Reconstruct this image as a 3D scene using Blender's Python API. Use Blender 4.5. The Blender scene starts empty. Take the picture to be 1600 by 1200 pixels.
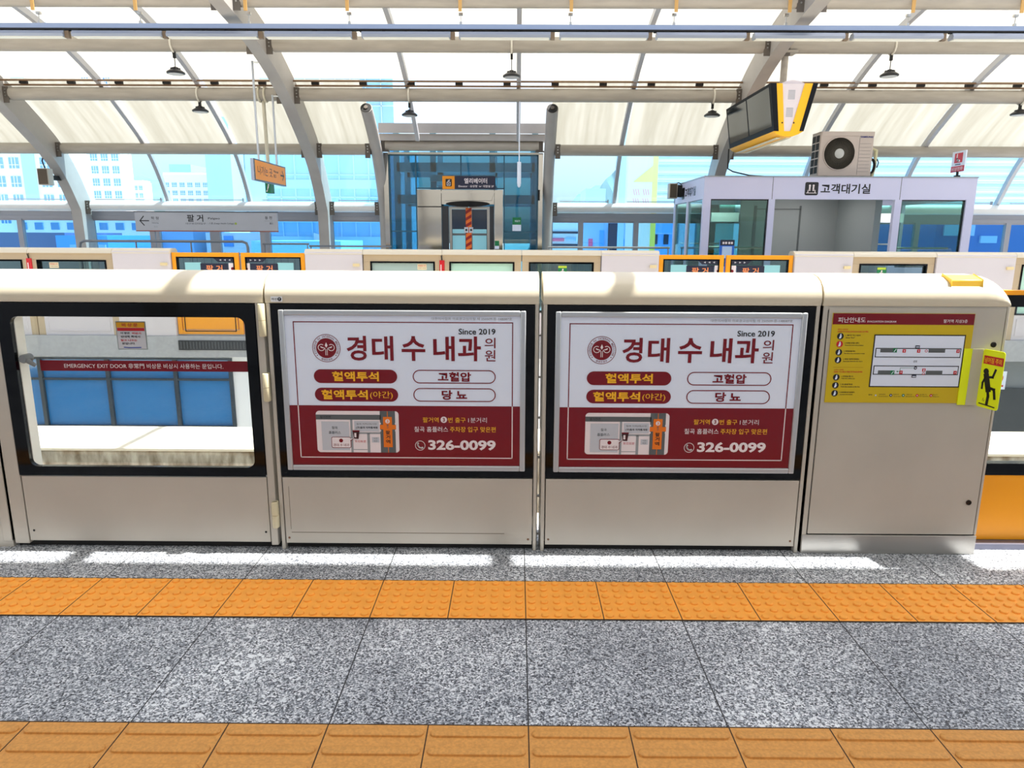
import bpy, math, random
from mathutils import Vector

# ------------------------------------------------------------------ camera, sky, sun, exposure
SC = bpy.context.scene
COL = SC.collection
R = math.radians
random.seed(7)

cam_data = bpy.data.cameras.new('camera')
cam = bpy.data.objects.new('camera', cam_data)
COL.objects.link(cam)
cam_data.sensor_fit = 'HORIZONTAL'
cam_data.sensor_width = 36.0
cam_data.lens = 1098.2 / 1600 * 36.0
cam_data.clip_start = 0.05
cam_data.clip_end = 3000
PITCH, YAW, ROLL = 0.2090, -0.0055, 0.0048
fw = Vector((math.sin(YAW) * math.cos(PITCH), math.cos(YAW) * math.cos(PITCH), -math.sin(PITCH)))
rt = Vector((math.cos(YAW), -math.sin(YAW), 0))
up = rt.cross(fw)
r2 = math.cos(ROLL) * rt + math.sin(ROLL) * up
u2 = -math.sin(ROLL) * rt + math.cos(ROLL) * up
from mathutils import Matrix
cam.matrix_world = Matrix(((r2.x, u2.x, -fw.x, 0), (r2.y, u2.y, -fw.y, 0), (r2.z, u2.z, -fw.z, 1.4436), (0, 0, 0, 1)))
SC.camera = cam

SUN_DIR = Vector((0.43, 0.03, 1.0)).normalized()
world = bpy.data.worlds.new('world')
SC.world = world
world.use_nodes = True
wn = world.node_tree
wn.nodes.clear()
sky = wn.nodes.new('ShaderNodeTexSky')
sky.sky_type = 'NISHITA'
sky.sun_disc = False
sky.sun_elevation = R(66)
sky.sun_rotation = R(90)
sky.altitude = 50
sky.air_density = 1.0
sky.dust_density = 3.0
sky.ozone_density = 1.0
bg = wn.nodes.new('ShaderNodeBackground')
bg.inputs['Strength'].default_value = 0.29
wo = wn.nodes.new('ShaderNodeOutputWorld')
hs = wn.nodes.new('ShaderNodeHueSaturation')
hs.inputs['Saturation'].default_value = 0.52
wn.links.new(sky.outputs[0], hs.inputs['Color'])
wn.links.new(hs.outputs[0], bg.inputs[0])
wn.links.new(bg.outputs[0], wo.inputs[0])

sun_data = bpy.data.lights.new('sun', 'SUN')
sun_data.energy = 12.0
sun_data.angle = R(0.6)
sun_data.color = (1.0, 0.96, 0.89)
sun = bpy.data.objects.new('sun', sun_data)
COL.objects.link(sun)
sun.location = (8, 6, 20)
sun.rotation_euler = SUN_DIR.to_track_quat('Z', 'Y').to_euler()

vs = SC.view_settings
SC.display_settings.display_device = 'sRGB'
vs.view_transform = 'Standard'
vs.look = 'None'
vs.exposure = 0.2
vs.gamma = 1.0
vs.use_curve_mapping = False
SC.cycles.transparent_max_bounces = 16

# ------------------------------------------------------------------ helpers: materials
def lin(c):
    o = []
    for x in c:
        x = x / 255.0
        o.append(x / 12.92 if x <= 0.04045 else ((x + 0.055) / 1.055) ** 2.4)
    return (o[0], o[1], o[2], 1.0)

MATS = {}
def mat(name, rgb=(200, 200, 200), rough=0.5, metal=0.0, spec=0.5, vary=0.0, vscale=6.0, bump=0.0, bscale=60.0, emit=0.0, stretch=None, rgb2=None):
    if name in MATS:
        return MATS[name]
    m = bpy.data.materials.new(name)
    m.use_nodes = True
    nt = m.node_tree
    b = nt.nodes['Principled BSDF']
    b.inputs['Base Color'].default_value = lin(rgb)
    b.inputs['Roughness'].default_value = rough
    b.inputs['Metallic'].default_value = metal
    b.inputs['Specular IOR Level'].default_value = spec
    if vary or bump or rgb2:
        tc = nt.nodes.new('ShaderNodeTexCoord')
        mp = nt.nodes.new('ShaderNodeMapping')
        nt.links.new(tc.outputs['Object'], mp.inputs[0])
        if stretch:
            mp.inputs['Scale'].default_value = stretch
    if vary or rgb2:
        n = nt.nodes.new('ShaderNodeTexNoise')
        n.inputs['Scale'].default_value = vscale
        n.inputs['Detail'].default_value = 6
        nt.links.new(mp.outputs[0], n.inputs['Vector'])
        cr = nt.nodes.new('ShaderNodeValToRGB')
        a = lin(rgb)
        if rgb2:
            c2 = lin(rgb2)
        else:
            c2 = tuple(x * (1 - vary) for x in a[:3]) + (1,)
        cr.color_ramp.elements[0].position = 0.35
        cr.color_ramp.elements[1].position = 0.65
        cr.color_ramp.elements[0].color = c2
        cr.color_ramp.elements[1].color = a
        nt.links.new(n.outputs['Fac'], cr.inputs[0])
        nt.links.new(cr.outputs[0], b.inputs['Base Color'])
    if bump:
        n2 = nt.nodes.new('ShaderNodeTexNoise')
        n2.inputs['Scale'].default_value = bscale
        nt.links.new(mp.outputs[0], n2.inputs['Vector'])
        bp = nt.nodes.new('ShaderNodeBump')
        bp.inputs['Strength'].default_value = bump
        bp.inputs['Distance'].default_value = 0.01
        nt.links.new(n2.outputs['Fac'], bp.inputs['Height'])
        nt.links.new(bp.outputs[0], b.inputs['Normal'])
    if emit:
        b.inputs['Emission Color'].default_value = lin(rgb)
        b.inputs['Emission Strength'].default_value = emit
    MATS[name] = m
    return m

def glass_mat(name, tint, gloss=0.06, haze=0.0, haze_rgb=(235, 240, 245), stripes=0.0):
    """thin pane: tinted see-through, a fresnel reflection, a pale veil standing in for the haze outside"""
    if name in MATS:
        return MATS[name]
    m = bpy.data.materials.new(name)
    m.use_nodes = True
    nt = m.node_tree
    nt.nodes.clear()
    out = nt.nodes.new('ShaderNodeOutputMaterial')
    tr = nt.nodes.new('ShaderNodeBsdfTransparent')
    tr.inputs[0].default_value = lin(tint)
    gl = nt.nodes.new('ShaderNodeBsdfGlossy')
    gl.inputs['Roughness'].default_value = 0.02
    ge = nt.nodes.new('ShaderNodeNewGeometry')
    dt = nt.nodes.new('ShaderNodeVectorMath'); dt.operation = 'DOT_PRODUCT'
    nt.links.new(ge.outputs['Normal'], dt.inputs[0]); nt.links.new(ge.outputs['Incoming'], dt.inputs[1])
    ab = nt.nodes.new('ShaderNodeMath'); ab.operation = 'ABSOLUTE'
    nt.links.new(dt.outputs['Value'], ab.inputs[0])
    om = nt.nodes.new('ShaderNodeMath'); om.operation = 'SUBTRACT'; om.inputs[0].default_value = 1.0
    nt.links.new(ab.outputs[0], om.inputs[1])
    pw = nt.nodes.new('ShaderNodeMath'); pw.operation = 'POWER'; pw.inputs[1].default_value = 5.0
    nt.links.new(om.outputs[0], pw.inputs[0])
    mul = nt.nodes.new('ShaderNodeMath'); mul.operation = 'MULTIPLY_ADD'
    mul.inputs[1].default_value = 0.6; mul.inputs[2].default_value = gloss; mul.use_clamp = True
    nt.links.new(pw.outputs[0], mul.inputs[0])
    mx = nt.nodes.new('ShaderNodeMixShader')
    nt.links.new(mul.outputs[0], mx.inputs[0])
    nt.links.new(tr.outputs[0], mx.inputs[1])
    nt.links.new(gl.outputs[0], mx.inputs[2])
    last = mx
    if haze:
        tl = nt.nodes.new('ShaderNodeBsdfTranslucent')
        tl.inputs[0].default_value = lin(haze_rgb)
        m2 = nt.nodes.new('ShaderNodeMixShader')
        m2.inputs[0].default_value = haze
        nt.links.new(mx.outputs[0], m2.inputs[1])
        nt.links.new(tl.outputs[0], m2.inputs[2])
        last = m2
    nt.links.new(last.outputs[0], out.inputs[0])
    MATS[name] = m
    return m

def panel_mat(name, rgb, dirt, flute):
    """milky twin wall roof sheet: light comes through it; grime runs down the slope"""
    m = bpy.data.materials.new(name)
    m.use_nodes = True
    nt = m.node_tree
    nt.nodes.clear()
    out = nt.nodes.new('ShaderNodeOutputMaterial')
    tl = nt.nodes.new('ShaderNodeBsdfTranslucent')
    df = nt.nodes.new('ShaderNodeBsdfDiffuse')
    mx = nt.nodes.new('ShaderNodeMixShader')
    mx.inputs[0].default_value = 0.25
    tc = nt.nodes.new('ShaderNodeTexCoord')
    mp = nt.nodes.new('ShaderNodeMapping')
    mp.inputs['Scale'].default_value = (7.0, 0.5, 0.5)
    nt.links.new(tc.outputs['Object'], mp.inputs[0])
    n = nt.nodes.new('ShaderNodeTexNoise')
    n.inputs['Scale'].default_value = 1.0
    n.inputs['Detail'].default_value = 4
    nt.links.new(mp.outputs[0], n.inputs['Vector'])
    cr = nt.nodes.new('ShaderNodeValToRGB')
    a = lin(rgb)
    cr.color_ramp.elements[0].position = 0.3
    cr.color_ramp.elements[1].position = 0.62
    cr.color_ramp.elements[0].color = (a[0] * (1 - dirt), a[1] * (1 - dirt * 1.05), a[2] * (1 - dirt * 1.2), 1)
    cr.color_ramp.elements[1].color = a
    nt.links.new(n.outputs['Fac'], cr.inputs[0])
    col = cr.outputs[0]
    if flute:
        wv = nt.nodes.new('ShaderNodeTexWave')
        wv.wave_type = 'BANDS'
        wv.bands_direction = 'Z'
        wv.inputs['Scale'].default_value = 6.0
        nt.links.new(tc.outputs['Object'], wv.inputs['Vector'])
        m3 = nt.nodes.new('ShaderNodeMix')
        m3.data_type = 'RGBA'
        m3.blend_type = 'MULTIPLY'
        m3.inputs[0].default_value = flute
        nt.links.new(col, m3.inputs[6])
        nt.links.new(wv.outputs['Color'], m3.inputs[7])
        col = m3.outputs[2]
    nt.links.new(col, tl.inputs[0])
    df.inputs[0].default_value = lin((225, 220, 205))
    nt.links.new(tl.outputs[0], mx.inputs[1])
    nt.links.new(df.outputs[0], mx.inputs[2])
    nt.links.new(mx.outputs[0], out.inputs[0])
    MATS[name] = m
    return m

def granite_mat():
    m = bpy.data.materials.new('granite')
    m.use_nodes = True
    nt = m.node_tree
    b = nt.nodes['Principled BSDF']
    tc = nt.nodes.new('ShaderNodeTexCoord')
    n = nt.nodes.new('ShaderNodeTexNoise')
    n.inputs['Scale'].default_value = 135
    n.inputs['Detail'].default_value = 3
    n.inputs['Roughness'].default_value = 0.7
    nt.links.new(tc.outputs['Object'], n.inputs['Vector'])
    vo = nt.nodes.new('ShaderNodeTexVoronoi'); vo.inputs['Scale'].default_value = 190
    nt.links.new(tc.outputs['Object'], vo.inputs['Vector'])
    sc_ = nt.nodes.new('ShaderNodeSeparateColor'); nt.links.new(vo.outputs['Color'], sc_.inputs[0])
    mg = nt.nodes.new('ShaderNodeMath'); mg.operation = 'MULTIPLY_ADD'; mg.inputs[1].default_value = 0.30
    nt.links.new(sc_.outputs[0], mg.inputs[0])
    hf = nt.nodes.new('ShaderNodeMath'); hf.operation = 'MULTIPLY_ADD'; hf.inputs[1].default_value = 0.5; hf.inputs[2].default_value = 0.10
    nt.links.new(n.outputs['Fac'], hf.inputs[0]); nt.links.new(hf.outputs[0], mg.inputs[2])
    cr = nt.nodes.new('ShaderNodeValToRGB')
    el = cr.color_ramp.elements
    el[0].position = 0.36; el[0].color = lin((46, 49, 56))
    el[1].position = 0.66; el[1].color = lin((248, 250, 253))
    e = el.new(0.5); e.color = lin((156, 162, 171))
    nt.links.new(mg.outputs[0], cr.inputs[0])
    # worn, paler fleck clusters
    n2 = nt.nodes.new('ShaderNodeTexNoise')
    n2.inputs['Scale'].default_value = 1.7
    n2.inputs['Detail'].default_value = 3
    nt.links.new(tc.outputs['Object'], n2.inputs['Vector'])
    n3 = nt.nodes.new('ShaderNodeTexNoise')
    n3.inputs['Scale'].default_value = 42
    n3.inputs['Detail'].default_value = 3
    nt.links.new(tc.outputs['Object'], n3.inputs['Vector'])
    add = nt.nodes.new('ShaderNodeMath'); add.operation = 'MULTIPLY_ADD'
    add.inputs[1].default_value = 0.45
    nt.links.new(n2.outputs['Fac'], add.inputs[0]); nt.links.new(n3.outputs['Fac'], add.inputs[2])
    th = nt.nodes.new('ShaderNodeMapRange')
    th.inputs[1].default_value = 0.86; th.inputs[2].default_value = 0.91
    nt.links.new(add.outputs[0], th.inputs[0])
    mx = nt.nodes.new('ShaderNodeMix'); mx.data_type = 'RGBA'
    nt.links.new(th.outputs[0], mx.inputs[0])
    nt.links.new(cr.outputs[0], mx.inputs[6])
    mx.inputs[7].default_value = lin((232, 236, 240))
    # broad tone drift
    cr2 = nt.nodes.new('ShaderNodeValToRGB')
    cr2.color_ramp.elements[0].position = 0.35; cr2.color_ramp.elements[0].color = (0.68, 0.69, 0.71, 1)
    cr2.color_ramp.elements[1].position = 0.65; cr2.color_ramp.elements[1].color = (1.05, 1.05, 1.05, 1)
    nt.links.new(n2.outputs['Fac'], cr2.inputs[0])
    m4 = nt.nodes.new('ShaderNodeMix'); m4.data_type = 'RGBA'; m4.blend_type = 'MULTIPLY'; m4.inputs[0].default_value = 1
    nt.links.new(mx.outputs[2], m4.inputs[6]); nt.links.new(cr2.outputs[0], m4.inputs[7])
    # slab joints every 0.6 m along x
    sp = nt.nodes.new('ShaderNodeSeparateXYZ')
    nt.links.new(tc.outputs['Object'], sp.inputs[0])
    a1 = nt.nodes.new('ShaderNodeMath'); a1.operation = 'ADD'; a1.inputs[1].default_value = 60.3 - 0.044
    md = nt.nodes.new('ShaderNodeMath'); md.operation = 'MODULO'; md.inputs[1].default_value = 0.6
    sb = nt.nodes.new('ShaderNodeMath'); sb.operation = 'SUBTRACT'; sb.inputs[1].default_value = 0.3
    ab = nt.nodes.new('ShaderNodeMath'); ab.operation = 'ABSOLUTE'
    lt = nt.nodes.new('ShaderNodeMath'); lt.operation = 'LESS_THAN'; lt.inputs[1].default_value = 0.0022
    nt.links.new(sp.outputs[0], a1.inputs[0]); nt.links.new(a1.outputs[0], md.inputs[0]); nt.links.new(md.outputs[0], sb.inputs[0])
    nt.links.new(sb.outputs[0], ab.inputs[0]); nt.links.new(ab.outputs[0], lt.inputs[0])
    m5 = nt.nodes.new('ShaderNodeMix'); m5.data_type = 'RGBA'
    nt.links.new(lt.outputs[0], m5.inputs[0]); nt.links.new(m4.outputs[2], m5.inputs[6])
    m5.inputs[7].default_value = lin((40, 42, 46))
    nt.links.new(m5.outputs[2], b.inputs['Base Color'])
    b.inputs['Roughness'].default_value = 0.55
    bp = nt.nodes.new('ShaderNodeBump'); bp.inputs['Strength'].default_value = 0.15; bp.inputs['Distance'].default_value = 0.004
    nt.links.new(n.outputs['Fac'], bp.inputs['Height']); nt.links.new(bp.outputs[0], b.inputs['Normal'])
    MATS['granite'] = m
    return m

# ------------------------------------------------------------------ helpers: meshes
class MB:
    def __init__(s):
        s.v, s.f, s.mi, s.mats = [], [], [], []
    def midx(s, m):
        if m is None:
            return -1
        if m not in s.mats:
            s.mats.append(m)
        return s.mats.index(m)
    def add(s, verts, faces, m=None):
        o = len(s.v)
        s.v += [tuple(v) for v in verts]
        k = s.midx(m)
        for f in faces:
            s.f.append([o + i for i in f]); s.mi.append(k)
        return s
    def box(s, x0, x1, y0, y1, z0, z1, m=None):
        v = [(x0, y0, z0), (x1, y0, z0), (x1, y1, z0), (x0, y1, z0), (x0, y0, z1), (x1, y0, z1), (x1, y1, z1), (x0, y1, z1)]
        return s.add(v, [(0, 3, 2, 1), (4, 5, 6, 7), (0, 1, 5, 4), (1, 2, 6, 5), (2, 3, 7, 6), (3, 0, 4, 7)], m)
    def prism(s, poly, axis, a0, a1, m=None):
        """poly: list of 2-D points; axis 'x': (y,z) extruded along x; 'y': (x,z) along y; 'z': (x,y) along z"""
        def P(p, a):
            return {'x': (a, p[0], p[1]), 'y': (p[0], a, p[1]), 'z': (p[0], p[1], a)}[axis]
        n = len(poly)
        v = [P(p, a0) for p in poly] + [P(p, a1) for p in poly]
        f = [tuple(range(n)), tuple(range(2 * n - 1, n - 1, -1))]
        f += [(i, (i + 1) % n, n + (i + 1) % n, n + i) for i in range(n)]
        return s.add(v, f, m)
    def loft(s, secs, m=None, closed=True, caps=True):
        n = len(secs[0]); v = []; f = []
        for sc in secs:
            v += sc
        for k in range(len(secs) - 1):
            for i in range(n if closed else n - 1):
                j = (i + 1) % n
                f.append((k * n + i, k * n + j, (k + 1) * n + j, (k + 1) * n + i))
        if caps:
            f.append(tuple(range(n - 1, -1, -1)))
            f.append(tuple((len(secs) - 1) * n + i for i in range(n)))
        return s.add(v, f, m)
    def tube(s, pts, r, seg=12, m=None, caps=True):
        pts = [Vector(p) for p in pts]
        rr = r if isinstance(r, (list, tuple)) else [r] * len(pts)
        secs = []
        nrm = None
        for i, p in enumerate(pts):
            d = (pts[min(i + 1, len(pts) - 1)] - pts[max(i - 1, 0)]).normalized()
            if nrm is None:
                a = Vector((0, 0, 1)) if abs(d.z) < 0.9 else Vector((1, 0, 0))
                nrm = d.cross(a).normalized()
            else:
                nrm = (nrm - d * nrm.dot(d)).normalized()
            b = d.cross(nrm)
            secs.append([tuple(p + rr[i] * (math.cos(t) * nrm + math.sin(t) * b)) for t in [2 * math.pi * k / seg for k in range(seg)]])
        return s.loft(secs, m, True, caps)
    def lathe(s, c, prof, seg=20, m=None, axis='z'):
        secs = []
        for r, h in prof:
            ring = []
            for k in range(seg):
                t = 2 * math.pi * k / seg
                a, b = r * math.cos(t), r * math.sin(t)
                ring.append({'z': (c[0] + a, c[1] + b, c[2] + h), 'y': (c[0] + a, c[1] + h, c[2] + b), 'x': (c[0] + h, c[1] + a, c[2] + b)}[axis])
            secs.append(ring)
        return s.loft(secs, m, True, True)
    def frame(s, x0, x1, z0, z1, t, y0, y1, m=None):
        s.box(x0, x0 + t, y0, y1, z0, z1, m); s.box(x1 - t, x1, y0, y1, z0, z1, m)
        s.box(x0 + t, x1 - t, y0, y1, z0, z0 + t, m); s.box(x0 + t, x1 - t, y0, y1, z1 - t, z1, m)
        return s

GLYPH = {}
def glyph(body, bold):
    k = (body, bold)
    if k in GLYPH:
        return GLYPH[k]
    c = bpy.data.curves.new('lettering', 'FONT')
    c.body = body; c.size = 1; c.offset = bold; c.resolution_u = 3
    o = bpy.data.objects.new('lettering', c)
    me = bpy.data.meshes.new_from_object(o)
    v = [(p.co.x, p.co.y) for p in me.vertices]
    f = [tuple(p.vertices) for p in me.polygons]
    bpy.data.objects.remove(o); bpy.data.curves.remove(c); bpy.data.meshes.remove(me)
    GLYPH[k] = (v, f)
    return v, f

class Flat(MB):
    """printing on a plane: O + u*U + v*V, lifted d along the normal"""
    def __init__(s, O, U=(1, 0, 0), V=(0, 0, 1)):
        super().__init__()
        s.O, s.U, s.V = Vector(O), Vector(U).normalized(), Vector(V).normalized()
        s.N = s.U.cross(s.V)
    def P(s, u, v, d):
        return tuple(s.O + s.U * u + s.V * v + s.N * d)
    def poly(s, pts, d, m):
        return s.add([s.P(u, v, d) for u, v in pts], [tuple(range(len(pts)))], m)
    def quad(s, u0, v0, u1, v1, d, m):
        return s.poly([(u0, v0), (u1, v0), (u1, v1), (u0, v1)], d, m)
    @staticmethod
    def rr(u0, v0, u1, v1, r, n=8):
        r = min(r, (u1 - u0) / 2 - 1e-5, (v1 - v0) / 2 - 1e-5)
        pts = []
        for cx, cy, a in ((u1 - r, v0 + r, -90), (u1 - r, v1 - r, 0), (u0 + r, v1 - r, 90), (u0 + r, v0 + r, 180)):
            for k in range(n + 1):
                t = R(a + 90 * k / n)
                pts.append((cx + r * math.cos(t), cy + r * math.sin(t)))
        return pts
    def rrect(s, u0, v0, u1, v1, r, d, m):
        return s.poly(s.rr(u0, v0, u1, v1, r), d, m)
    def loop(s, a, b, d, m):
        n = len(a)
        return s.add([s.P(u, v, d) for u, v in a] + [s.P(u, v, d) for u, v in b], [(i, (i + 1) % n, n + (i + 1) % n, n + i) for i in range(n)], m)
    def rring(s, u0, v0, u1, v1, r, t, d, m):
        return s.loop(s.rr(u0, v0, u1, v1, r), s.rr(u0 + t, v0 + t, u1 - t, v1 - t, max(r - t, 1e-4)), d, m)
    def disc(s, cu, cv, r, d, m, n=24):
        return s.poly([(cu + r * math.cos(2 * math.pi * k / n), cv + r * math.sin(2 * math.pi * k / n)) for k in range(n)], d, m)
    def ring(s, cu, cv, r0, r1, d, m, n=40, a0=0, a1=360):
        f = [(cu + r0 * math.cos(R(a0 + (a1 - a0) * k / n)), cv + r0 * math.sin(R(a0 + (a1 - a0) * k / n))) for k in range(n + 1)]
        g = [(cu + r1 * math.cos(R(a0 + (a1 - a0) * k / n)), cv + r1 * math.sin(R(a0 + (a1 - a0) * k / n))) for k in range(n + 1)]
        return s.add([s.P(u, v, d) for u, v in f] + [s.P(u, v, d) for u, v in g], [(i, i + n + 1, i + n + 2, i + 1) for i in range(n)], m)
    def line(s, pts, w, d, m):
        for (a, b), (c, e) in zip(pts[:-1], pts[1:]):
            t = Vector((c - a, e - b)).normalized() * w / 2
            n = Vector((-t.y, t.x))
            s.poly([(a - n.x - t.x, b - n.y - t.y), (c - n.x + t.x, e - n.y + t.y), (c + n.x + t.x, e + n.y + t.y), (a + n.x - t.x, b + n.y - t.y)], d, m)
        return s
    def text(s, body, u0, v0, u1, v1, d, m, bold=0.0, keep=None, rot=None):
        v, f = glyph(body, bold)
        if not v:
            return s
        xs = [p[0] for p in v]; ys = [p[1] for p in v]
        ax, bx, ay, by = min(xs), max(xs), min(ys), max(ys)
        sx = (u1 - u0) / max(bx - ax, 1e-6); sy = (v1 - v0) / max(by - ay, 1e-6)
        if keep:
            sx = sy = min(sx, sy)
        cx, cy = (u0 + u1) / 2, (v0 + v1) / 2
        q = [((x - (ax + bx) / 2) * sx, (y - (ay + by) / 2) * sy) for x, y in v]
        if rot:
            c, n = math.cos(rot), math.sin(rot)
            q = [(x * c - y * n, x * n + y * c) for x, y in q]
        return s.add([s.P(cx + x, cy + y, d) for x, y in q], f, m)

ORG = {}
def tag(o, label, cat, group=None, kind=None):
    o['label'] = label; o['category'] = cat
    if group: o['group'] = group
    if kind: o['kind'] = kind
    return o
def thing(name, loc, label, cat, group=None, kind=None):
    o = bpy.data.objects.new(name, None)
    o.empty_display_size = 0.1
    COL.objects.link(o); o.location = loc
    ORG[o.name] = Vector(loc)
    return tag(o, label, cat, group, kind)
def obj(name, mb, m, parent=None, loc=(0, 0, 0), bevel=0.0, label=None):
    org = ORG[parent.name] if parent else Vector(loc)
    me = bpy.data.meshes.new(name)
    me.from_pydata([tuple(Vector(v) - org) for v in mb.v], [], mb.f)
    mats = [m] + mb.mats if m else list(mb.mats)
    for x in mats: me.materials.append(x)
    sh = 1 if m else 0
    for p, k in zip(me.polygons, mb.mi):
        p.material_index = k + sh if k >= 0 else 0
        p.use_smooth = True
    me.set_sharp_from_angle(angle=R(38))
    o = bpy.data.objects.new(name, me)
    COL.objects.link(o)
    if parent: o.parent = parent
    else: o.location = org
    ORG[o.name] = org
    if bevel:
        b = o.modifiers.new('bevel', 'BEVEL'); b.width = bevel; b.segments = 2; b.limit_method = 'ANGLE'
    if label: o['label'] = label
    return o
def solo(name, mb, m, loc, label, cat, group=None, kind=None, bevel=0.0):
    return tag(obj(name, mb, m, None, loc, bevel), label, cat, group, kind)
def struct(name, mb, m, loc, label, cat, group=None, bevel=0.0):
    return solo(name, mb, m, loc, label, cat, group, 'structure', bevel)
def dup(root, loc, label=None):
    r = root.copy(); COL.objects.link(r); r.location = loc
    if label: r['label'] = label
    for ch in list(root.children):
        c = ch.copy(); COL.objects.link(c); c.parent = r
        for g in ch.children:
            d = g.copy(); COL.objects.link(d); d.parent = c
    return r

# ------------------------------------------------------------------ materials
M_GRAN = granite_mat()
M_GATE = mat('gate_beige', (190, 184, 173), 0.38, spec=0.5, vary=0.08, vscale=3.0)
M_CAP = mat('gate_cap', (214, 204, 182), 0.35)
M_FARW = mat('far_gate_white', (208, 202, 206), 0.45)
M_BLK = mat('black_glass', (4, 5, 8), 0.06, spec=0.3)
M_DARK = mat('dark_gap', (22, 21, 20), 0.7)
M_ALU = mat('aluminium', (198, 202, 206), 0.32, metal=0.6)
M_STEEL = mat('stainless', (200, 196, 188), 0.08, metal=1.0)
M_STEELB = mat('brushed_steel', (185, 183, 178), 0.3, metal=0.9)
M_RIB = mat('rib_paint', (168, 163, 158), 0.55, vary=0.12, vscale=2.0)
M_PIPE = mat('pipe_paint', (172, 164, 152), 0.5, vary=0.16, vscale=3.0, stretch=(0.6, 4, 4))
M_FRAME = mat('window_frame_grey', (152, 152, 158), 0.5)
M_WHITE = mat('white_wall', (240, 242, 246), 0.6, vary=0.06, vscale=2)
M_ORANGE = mat('door_orange', (244, 160, 10), 0.4)
M_TILE = mat('tactile_orange', (255, 172, 66), 0.6, vary=0.08, vscale=14)
M_TILE2 = mat('tactile_ochre', (222, 158, 80), 0.65, vary=0.2, vscale=120)
M_RED = mat('print_dark_red', (122, 8, 24), 0.22)
M_YEL = mat('print_yellow', (250, 186, 28), 0.3)
M_PAPER = mat('print_white', (230, 238, 255), 0.14)
M_PINK = mat('print_pale', (238, 226, 228), 0.3)
M_BLACKP = mat('print_black', (18, 18, 22), 0.4)
M_GREYD = mat('print_dark_grey', (92, 96, 98), 0.3)
M_GREYM = mat('print_mid_grey', (150, 154, 158), 0.3)
M_GREYL = mat('print_light_grey', (196, 198, 206), 0.3)
M_ORNP = mat('print_orange', (236, 120, 20), 0.3)
M_EVAC = mat('print_evac_yellow', (206, 178, 10), 0.3)
M_FLUO = mat('fluorescent_yellow', (238, 250, 10), 0.4)
M_GREEN = mat('print_green', (12, 120, 70), 0.4)
M_NAVY = mat('print_navy', (30, 34, 58), 0.4)
M_SIGR = mat('sign_red', (200, 22, 34), 0.35)
M_GATEGL = glass_mat('gate_glass', (246, 250, 250), 0.05)
M_WINGL = glass_mat('canopy_glass', (202, 236, 252), 0.05, haze=0.11, haze_rgb=(180, 224, 250))  # pale blue veil in the pane stands in for distance haze
M_LOWGL = glass_mat('window_glass', (186, 226, 248), 0.06)
M_ELVGL = glass_mat('elevator_glass', (160, 206, 216), 0.07)
M_BOOTHGL = glass_mat('booth_glass', (188, 220, 212), 0.07)
M_FARGL = glass_mat('far_gate_glass', (212, 232, 232), 0.08)
M_BLUEGL = mat('blue_glazing', (40, 122, 188), 0.08, spec=0.8)
M_MILK = mat('milk_glass', (168, 190, 186), 0.15)
M_MILK2 = mat('mint_glass', (186, 226, 208), 0.15)
M_PANHI = panel_mat('roof_sheet', (160, 158, 150), 0.05, 0.0)
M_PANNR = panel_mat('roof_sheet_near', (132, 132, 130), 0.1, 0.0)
M_PANLO = panel_mat('roof_sheet_grimy', (141, 140, 132), 0.30, 0.0)
M_CONC = mat('beam_concrete', (196, 188, 172), 0.8, rgb2=(112, 98, 78), vscale=7, stretch=(1.2, 1, 0.5), bump=0.2)
M_BEAMTOP = mat('beam_top', (222, 214, 196), 0.8, vary=0.08, vscale=3)

# ------------------------------------------------------------------ near platform floor
GY = 3.05
b = MB(); b.box(-13, 13, -4.2, 3.36, -0.35, 0)
struct('floor_near', b, M_GRAN, (0, 0, 0), 'grey speckled granite slabs of the near platform in front of the gates', 'floor')
b = MB(); b.box(-13, 13, 3.30, 3.36, -3.2, -0.35)
struct('wall_near_edge', b, M_WHITE, (0, 3.3, -3.2), 'white edge wall under the near platform, below the gates', 'wall')

b = MB(); b.box(-13, 13, -1.85, -1.65, 0, 1.95)
struct('wall_near_back', b, mat('back_wall_grey', (196, 198, 204), 0.6), (0, -1.7, 0), 'grey back wall of the near platform, behind the camera', 'wall')

def tactile(name, y0, y1, m, bars, label):
    t = thing(name, (0.044, y0, 0), label, 'tactile paving')
    x0, x1 = 0.044 - 0.3 * 15, 0.044 + 0.3 * 15
    b = MB(); b.box(x0, x1, y0, y1, 0.0, 0.004)
    g = mat('tile_joint', (66, 46, 26), 0.8)
    for k in range(-15, 16):
        x = 0.044 + 0.3 * k
        b.box(x - 0.0018, x + 0.0018, y0, y1, 0.001, 0.0045, g)
    for y in (y0, y1):
        b.box(x0, x1, y - 0.002, y + 0.002, 0.001, 0.0045, g)
    obj('tile_surface', b, m, t)
    b = MB()
    for k in range(-15, 15):
        xa = 0.044 + 0.3 * k
        if bars:
            for j in range(4):
                yc = y1 - 0.0375 - 0.075 * j
                prof = [(-0.0165, 0.004), (-0.0155, 0.0095), (-0.0115, 0.0118), (0.0115, 0.0118), (0.0155, 0.0095), (0.0165, 0.004)]
                def sec(x, sc):
                    return [(x, yc + p * sc, z if z < 0.005 else 0.004 + (z - 0.004) * min(1, sc * 1.4)) for p, z in prof]
                b.loft([sec(xa + 0.010, 0.35), sec(xa + 0.0155, 0.8), sec(xa + 0.024, 1), sec(xa + 0.276, 1), sec(xa + 0.2845, 0.8), sec(xa + 0.290, 0.35)], None)
        else:
            for i in range(6):
                for j in range(6):
                    b.lathe((xa + 0.025 + 0.05 * i, y0 + 0.025 + 0.05 * j, 0.004), [(0.0150, 0), (0.0146, 0.005), (0.0118, 0.0078), (0.006, 0.0082)], 14)
    o = obj('raised_bar' if bars else 'raised_dome', b, m, t)
    o['kind'] = 'stuff'
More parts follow.
